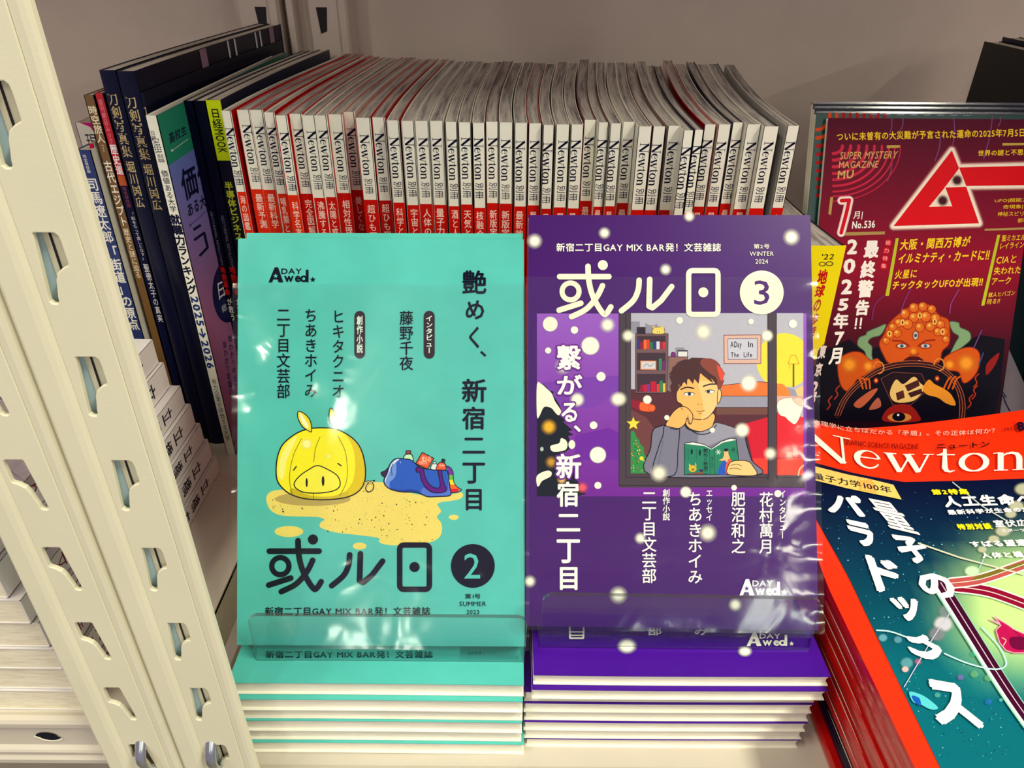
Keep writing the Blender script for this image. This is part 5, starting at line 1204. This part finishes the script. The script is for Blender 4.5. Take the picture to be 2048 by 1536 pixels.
a.poly([(145, 700), (165, 648), (185, 652), (172, 704)], (150, 16, 50)); a.outline([(155, 465), (280, 465), (280, 538), (155, 536)], (226, 150, 110), 3, NV, False); a.rect(165, 474, 270, 528, (206, 206, 210)); a.stroke([(180, 515), (205, 490), (230, 510), (255, 490)], 4, (90, 90, 110))
a.outline([(252, 258), (252, 225), (268, 210), (330, 208), (340, 225), (338, 258)], (230, 204, 100), 4, (70, 60, 40)); a.poly([(255, 215), (248, 195), (272, 208)], (230, 204, 100)); a.poly([(312, 208), (336, 198), (334, 222)], (230, 204, 100)); a.ell(294, 245, 24, 13, (240, 216, 120)); a.ell(286, 246, 3, 5, NV); a.ell(302, 246, 3, 5, NV)
a.outline([(374, 440), (520, 436), (520, 700), (374, 705)], (140, 100, 92), 4, (70, 40, 50), False); a.rect(370, 430, 524, 442, (120, 90, 90)); a.outline([(392, 434), (396, 405), (410, 400), (424, 410), (424, 434)], (120, 40, 120), 3, NV); a.outline([(444, 386), (518, 386), (518, 436), (444, 436)], (220, 220, 220), 4, NV, False); a.rect(444, 384, 518, 396, (60, 60, 70))
a.outline([(798, 270), (1083, 268), (1082, 488), (800, 488)], (214, 176, 160), 5, (130, 60, 60), False); a.outline([(828, 298), (1054, 296), (1054, 454), (830, 456)], (196, 196, 210), 4, (90, 90, 120), False); a.text('ADay', 848, 318, 934, 378, NV, .02); a.text('In', 984, 318, 1022, 362, NV, .02); a.text('The', 850, 402, 914, 440, NV, .02); a.text('Life', 950, 400, 1014, 440, NV, .02)
a.poly([(780, 655), (880, 645), (1050, 628), (1136, 634), (1136, 738), (780, 738)], (232, 116, 50)); a.rect(750, 736, 1136, 822, (150, 150, 168)); a.rect(740, 822, 1136, 880, (110, 70, 60)); a.stroke([(770, 738), (1136, 738)], 4, NV); a.stroke([(750, 824), (1136, 824)], 4, NV); a.stroke([(790, 655), (880, 645), (1050, 628), (1136, 634)], 4, NV)
a.poly([(1200, 640), (1250, 645), (1300, 690), (1320, 740), (1200, 740)], (232, 130, 50)); a.poly([(1285, 668), (1345, 690), (1365, 738), (1312, 738)], (150, 150, 168)); a.poly([(1345, 690), (1408, 655), (1408, 735), (1365, 738)], (250, 196, 130)); a.rect(1200, 738, 1408, 800, (214, 170, 160))
a.poly([(960, 950), (1136, 900), (1136, 1335), (1040, 1335)], (206, 14, 44)); a.poly([(1020, 1215), (1136, 1212), (1136, 1335), (1040, 1335)], (230, 60, 40))
a.poly([(1200, 860), (1408, 900), (1408, 1345), (1200, 1345)], (220, 30, 44)); a.poly([(1200, 1225), (1408, 1215), (1408, 1345), (1200, 1345)], (232, 66, 44)); a.stroke([(1200, 1222), (1290, 1208), (1408, 1216)], 4, (120, 10, 30))
a.outline([(1225, 770), (1320, 750), (1400, 790), (1400, 850), (1350, 950), (1300, 930), (1270, 900), (1225, 880), (1205, 820)], (250, 246, 220), 3, (150, 110, 90)); a.outline([(1325, 760), (1380, 745), (1405, 770), (1400, 815), (1360, 800)], (250, 196, 170), 3, (150, 100, 90))
a.stroke([(1290, 490), (1315, 425), (1350, 425), (1376, 490)], 5, (206, 160, 30), True, False); a.stroke([(1333, 495), (1333, 665)], 12, (96, 86, 40)); a.stroke([(1304, 495), (1304, 530)], 3, (160, 130, 40))
a.stroke([(1370, 1345), (1380, 1300), (1408, 1270)], 12, (250, 190, 150))
a.poly([(85, 762), (170, 780), (165, 860), (85, 820)], (140, 20, 50)); a.outline([(160, 785), (240, 800), (270, 830), (240, 858), (155, 845)], (240, 100, 40), 4, (150, 40, 20)); a.ell(244, 830, 28, 28, (220, 80, 30)); a.ell(244, 830, 20, 20, (240, 106, 44))
GR = (44, 140, 70)
a.poly([(82, 1010), (108, 1005), (125, 1050), (150, 1080), (150, 1100), (180, 1130), (185, 1170), (200, 1210), (195, 1250), (215, 1300), (205, 1330), (82, 1332)], GR)
for i in range(40): x, y = random.uniform(86, 190), random.uniform(1080, 1320); x = min(x, 110+(y-1050)*.4); a.ell(x, y, 5, 5, random.choice([(30, 60, 130), (226, 150, 50), (190, 40, 60), (240, 220, 90), (24, 40, 50)]), 7)
a.poly(star_pts(102, 950, 56, .45), (240, 220, 70)); a.stroke(star_pts(102, 950, 56, .45), 4, (120, 110, 40), True, False); a.ell(166, 1216, 16, 16, (236, 214, 60))
# reader
SK = (250, 182, 100); SK2 = (250, 200, 130); SW = (120, 120, 140); SW2 = (96, 96, 116)
a.outline([(255, 1000), (310, 970), (350, 960), (480, 950), (520, 990), (600, 1010), (700, 985), (740, 945), (880, 985), (950, 1030), (975, 1120), (1010, 1230), (1050, 1345), (240, 1345), (238, 1130)], SW, 7, NV)
a.poly([(620, 1010), (700, 985), (740, 945), (880, 985), (940, 1030), (820, 1060), (640, 1130), (600, 1080)], (150, 150, 166), True)
a.outline([(520, 880), (505, 950), (540, 990), (620, 1010), (690, 985), (716, 955), (716, 870)], SK, 6, NV)
a.outline([(445, 690), (432, 730), (440, 780), (470, 800), (505, 850), (560, 908), (602, 918), (650, 915), (690, 888), (728, 840), (745, 790), (768, 750), (770, 690), (740, 610), (620, 560), (500, 620)], SK, 6, NV)
a.poly([(600, 620), (740, 640), (765, 690), (760, 750), (735, 820), (690, 885), (650, 910), (625, 915), (640, 820), (615, 700)], SK2, True)
a.poly([(395, 705), (385, 660), (400, 640), (380, 590), (395, 570), (372, 578), (405, 530), (398, 522), (445, 485), (430, 484), (490, 458), (530, 456), (550, 442), (640, 445), (700, 450), (742, 470), (770, 500), (765, 505), (792, 540), (786, 545), (806, 565), (790, 600), (800, 625), (785, 650), (770, 692), (750, 680), (742, 625), (748, 660), (700, 600), (716, 640), (650, 590), (616, 560), (604, 645), (572, 608), (560, 645), (518, 592), (515, 655), (490, 625), (470, 668), (448, 640), (450, 690), (430, 715)], (70, 40, 40))
a.poly([(640, 450), (700, 452), (742, 472), (790, 542), (804, 566), (788, 600), (798, 624), (770, 685), (750, 660), (740, 600), (700, 570), (640, 520), (616, 480)], (134, 66, 52), True); a.poly([(745, 500), (790, 545), (800, 570), (785, 620), (765, 600)], (220, 76, 60), True)
a.outline([(752, 695), (772, 690), (778, 730), (768, 775), (748, 790)], SK2, 5, NV)
for ex, ey, rx_, ry_ in ((531, 722, 42, 17), (690, 703, 38, 15)): a.ell(ex, ey, rx_, ry_, NV); a.ell(ex, ey+2, rx_-4, ry_-4, (244, 240, 226)); a.ell(ex+2-(14 if ex > 600 else 0), ey, 14, 13, (60, 70, 84)); a.ell(ex+2-(14 if ex > 600 else 0), ey, 7, 7, NV)
a.stroke([(468, 686), (515, 670), (566, 679)], 10, NV); a.stroke([(640, 663), (690, 647), (735, 646)], 10, NV); a.stroke([(590, 853), (620, 856), (648, 848)], 5, (70, 30, 30)); a.stroke([(606, 873), (622, 873)], 5, (120, 60, 40)); a.stroke([(598, 800), (604, 802)], 5, (120, 60, 40)); a.stroke([(622, 800), (628, 800)], 5, (120, 60, 40))
a.stroke([(505, 960), (560, 1010), (620, 1032), (690, 1018), (740, 960)], 7, NV)
a.outline([(345, 965), (330, 1040), (290, 1150), (255, 1330), (420, 1340), (445, 1150), (458, 1000), (440, 985)], SW, 7, NV); a.stroke([(385, 985), (445, 992), (470, 960)], 7, NV); a.stroke([(330, 1080), (280, 1330)], 5, SW2)
a.outline([(352, 962), (372, 915), (410, 858), (462, 820), (512, 826), (552, 868), (560, 905), (545, 950), (528, 945), (515, 905), (500, 950), (455, 985), (400, 978)], SK, 6, NV); a.stroke([(466, 825), (485, 845)], 4, NV); a.stroke([(520, 888), (532, 930), (540, 955)], 4, NV)
BK = (28, 128, 96)
a.outline([(495, 1100), (560, 1090), (650, 1110), (702, 1140), (780, 1085), (850, 1062), (892, 1068), (925, 1340), (495, 1340)], (236, 236, 226), 6, NV, False)
a.poly([(497, 1104), (650, 1122), (703, 1148), (718, 1338), (497, 1338)], BK); a.poly([(703, 1148), (790, 1095), (890, 1075), (923, 1338), (718, 1338)], BK); a.stroke([(688, 1145), (692, 1338)], 4, (16, 70, 60)); a.stroke([(722, 1145), (730, 1338)], 4, (16, 70, 60))
a.vtext('艶めく新宿二', 640, 1140, 676, 1335, NV, .02); a.vtext('或ル日', 700, 1200, 718, 1290, NV, .0); a.ell(551, 1165, 8, 22, NV); a.ell(613, 1172, 8, 24, NV)
for x in (505, 525, 585): a.stroke([(x, 1140), (x, 1225)], 3, (16, 70, 60))
a.ell(558, 1295, 30, 26, (214, 180, 50)); a.poly([(530, 1280), (530, 1255), (548, 1272)], (214, 180, 50)); a.poly([(575, 1272), (578, 1245), (590, 1275)], (214, 180, 50)); a.ell(560, 1302, 13, 9, (150, 110, 30)); a.poly([(525, 1330), (640, 1320), (640, 1338), (530, 1338)], (120, 80, 60)); a.ell(625, 1310, 16, 10, (30, 40, 90))
a.poly([(800, 1150), (830, 1145), (832, 1180), (845, 1215), (835, 1280), (815, 1240), (760, 1230), (790, 1215), (800, 1190)], (250, 186, 120)); a.ell(815, 1152, 18, 12, NV); a.poly([(800, 1230), (760, 1290), (755, 1338), (810, 1338), (830, 1280)], (34, 84, 190), True); a.poly([(835, 1220), (860, 1240), (850, 1300), (815, 1338), (812, 1280)], (230, 90, 60), True)
for sx, sy in ((755, 1168), (870, 1150)): 
    for k in range(6): a.stroke([(sx, sy), (sx+20*math.cos(k*1.05), sy+20*math.sin(k*1.05))], 4, (226, 236, 226) if sx < 800 else (16, 60, 60))
a.outline([(822, 1300), (850, 1245), (920, 1232), (985, 1240), (1020, 1275), (1045, 1345), (860, 1345), (820, 1325)], SK2, 6, NV); a.stroke([(850, 1270), (900, 1262), (935, 1276)], 4, NV); a.stroke([(840, 1298), (890, 1292), (930, 1305)], 4, NV)
a.rect(1136, 100, 1200, 1380, FR); a.stroke([(1136, 100), (1140, 1375)], 4, NV); a.stroke([(1202, 100), (1206, 1380)], 4, NV)
# snow
SN = (250, 248, 226)
for x, y, r_, h_, am in ((210, 765, 36, .8, 1), (360, 903, 22, .8, 1), (62, 275, 56, .4, .9), (640, 245, 80, .35, .9), (458, 157, 30, .8, 1), (1006, 165, 24, .8, 1), (1328, 183, 36, .8, 1), (1130, 275, 54, .5, 1), (988, 640, 78, .5, 1), (938, 1000, 66, .5, 1), (1155, 1180, 58, .35, .9), (1300, 1190, 50, .2, .5), (300, 1330, 78, .35, .9), (710, 1000, 22, .8, 1), (505, 1475, 50, .6, 1), (876, 1442, 24, .8, 1), (1213, 1487, 32, .7, 1), (0, 760, 60, .4, .9)): a.glow(x, y, r_, SN, h_, 1, am)
a.frame(1040, 600, 3.84)
for x, y, r_, h_, am in ((232, 185, 62, .85, .92), (418, 231, 32, .8, 1), (672, 192, 66, .4, .95), (540, 352, 76, .8, 1), (216, 388, 28, .7, 1), (622, 588, 38, .85, 1), (440, 765, 62, .5, .95), (748, 762, 64, .4, .95), (565, 962, 32, .85, 1), (598, 1190, 68, .82, 1), (598, 1424, 30, .8, 1), (330, 510, 70, .3, .8)): a.glow(x, y, r_, SN, h_, 1, am)
a.frame(1040, 420, 3.303)
for x, y, r_, h_ in ((97, 205, 56, .35), (558, 152, 44, .35), (1118, 42, 42, .35), (1793, 180, 62, .35), (962, 393, 44, .3)): a.glow(x, y, r_, (250, 246, 230), h_)
TW = (240, 240, 214)
main_title(a, 262, 440, TW); a.ell(1597, 545, 145, 145, TW, 48); a.text('3', 1546, 465, 1648, 627, (74, 30, 110), .005)
a.text(SUB, 240, 218, 1328, 276, (244, 242, 226), .022); a.text('第2号', 1543, 225, 1648, 255, TW, .01); a.text('WINTER', 1517, 275, 1675, 303, TW, 0); a.text('2024', 1555, 325, 1638, 355, TW, 0)
a.frame(1040, 600, 3.84)
for ch, bx in (('繋', (284, 345, 470, 537)), ('が', (284, 573, 480, 727)), ('る', (318, 788, 440, 937)), ('、', (413, 962, 468, 1014)), ('新', (277, 1180, 471, 1372))):
    x0, y0, x1, y1 = bx; a.text(ch, x0-13, y0-13, x1+13, y1+13, (110, 44, 146), .085); a.text(ch, *bx, (250, 250, 240), .03)
a.frame(1040, 860, 3.303)
for ch, bx in (('宿', (242, 340, 388, 507)), ('二', (242, 555, 398, 670)), ('丁', (242, 722, 396, 880)), ('目', (263, 905, 380, 1057))): a.text(ch, *bx, (250, 250, 240), .03)
for x, y, r_, h_ in ((915, 280, 0, .3), (1240, 680, 68, .3), (65, 1000, 46, .3), (650, 1090, 66, .3), (1422, 1155, 50, .3), (795, 715, 44, .3)):
    if r_: a.glow(x, y, r_, SN, h_)
for t_, bx, b_ in (('二丁目文芸部', (805, 412, 902, 1012), .015), ('創作小説', (942, 390, 991, 598), .02), ('ちあきホイみ', (1112, 412, 1204, 1015), .015), ('エッセイ', (1230, 400, 1270, 600), .02), ('肥沼和之', (1395, 410, 1488, 815), .015), ('花村萬月', (1580, 410, 1673, 817), .015), ('インタビュー', (1713, 400, 1755, 716), .02)): a.vtext(t_, *bx, (248, 246, 240), b_)
logo(a, 1450, 985, 1766, 1092, (250, 250, 246), (100, 36, 146))
a.build('cover_print', rP)
sleeve(rP, qP, nP, .155, .0012, .0068, 11)
stand('clear acrylic stand holding the upright purple magazine on the purple stack', (1086, 1190, .3500), (1648, 1200, .3500), (1082, 1268, .3705), (1625, 1276, .3705), .09, .0622, nP, .014, ((1064, 1212), (1640, 1222)), ACR, ACE, leanP)
bpy.data.objects.remove(_to)
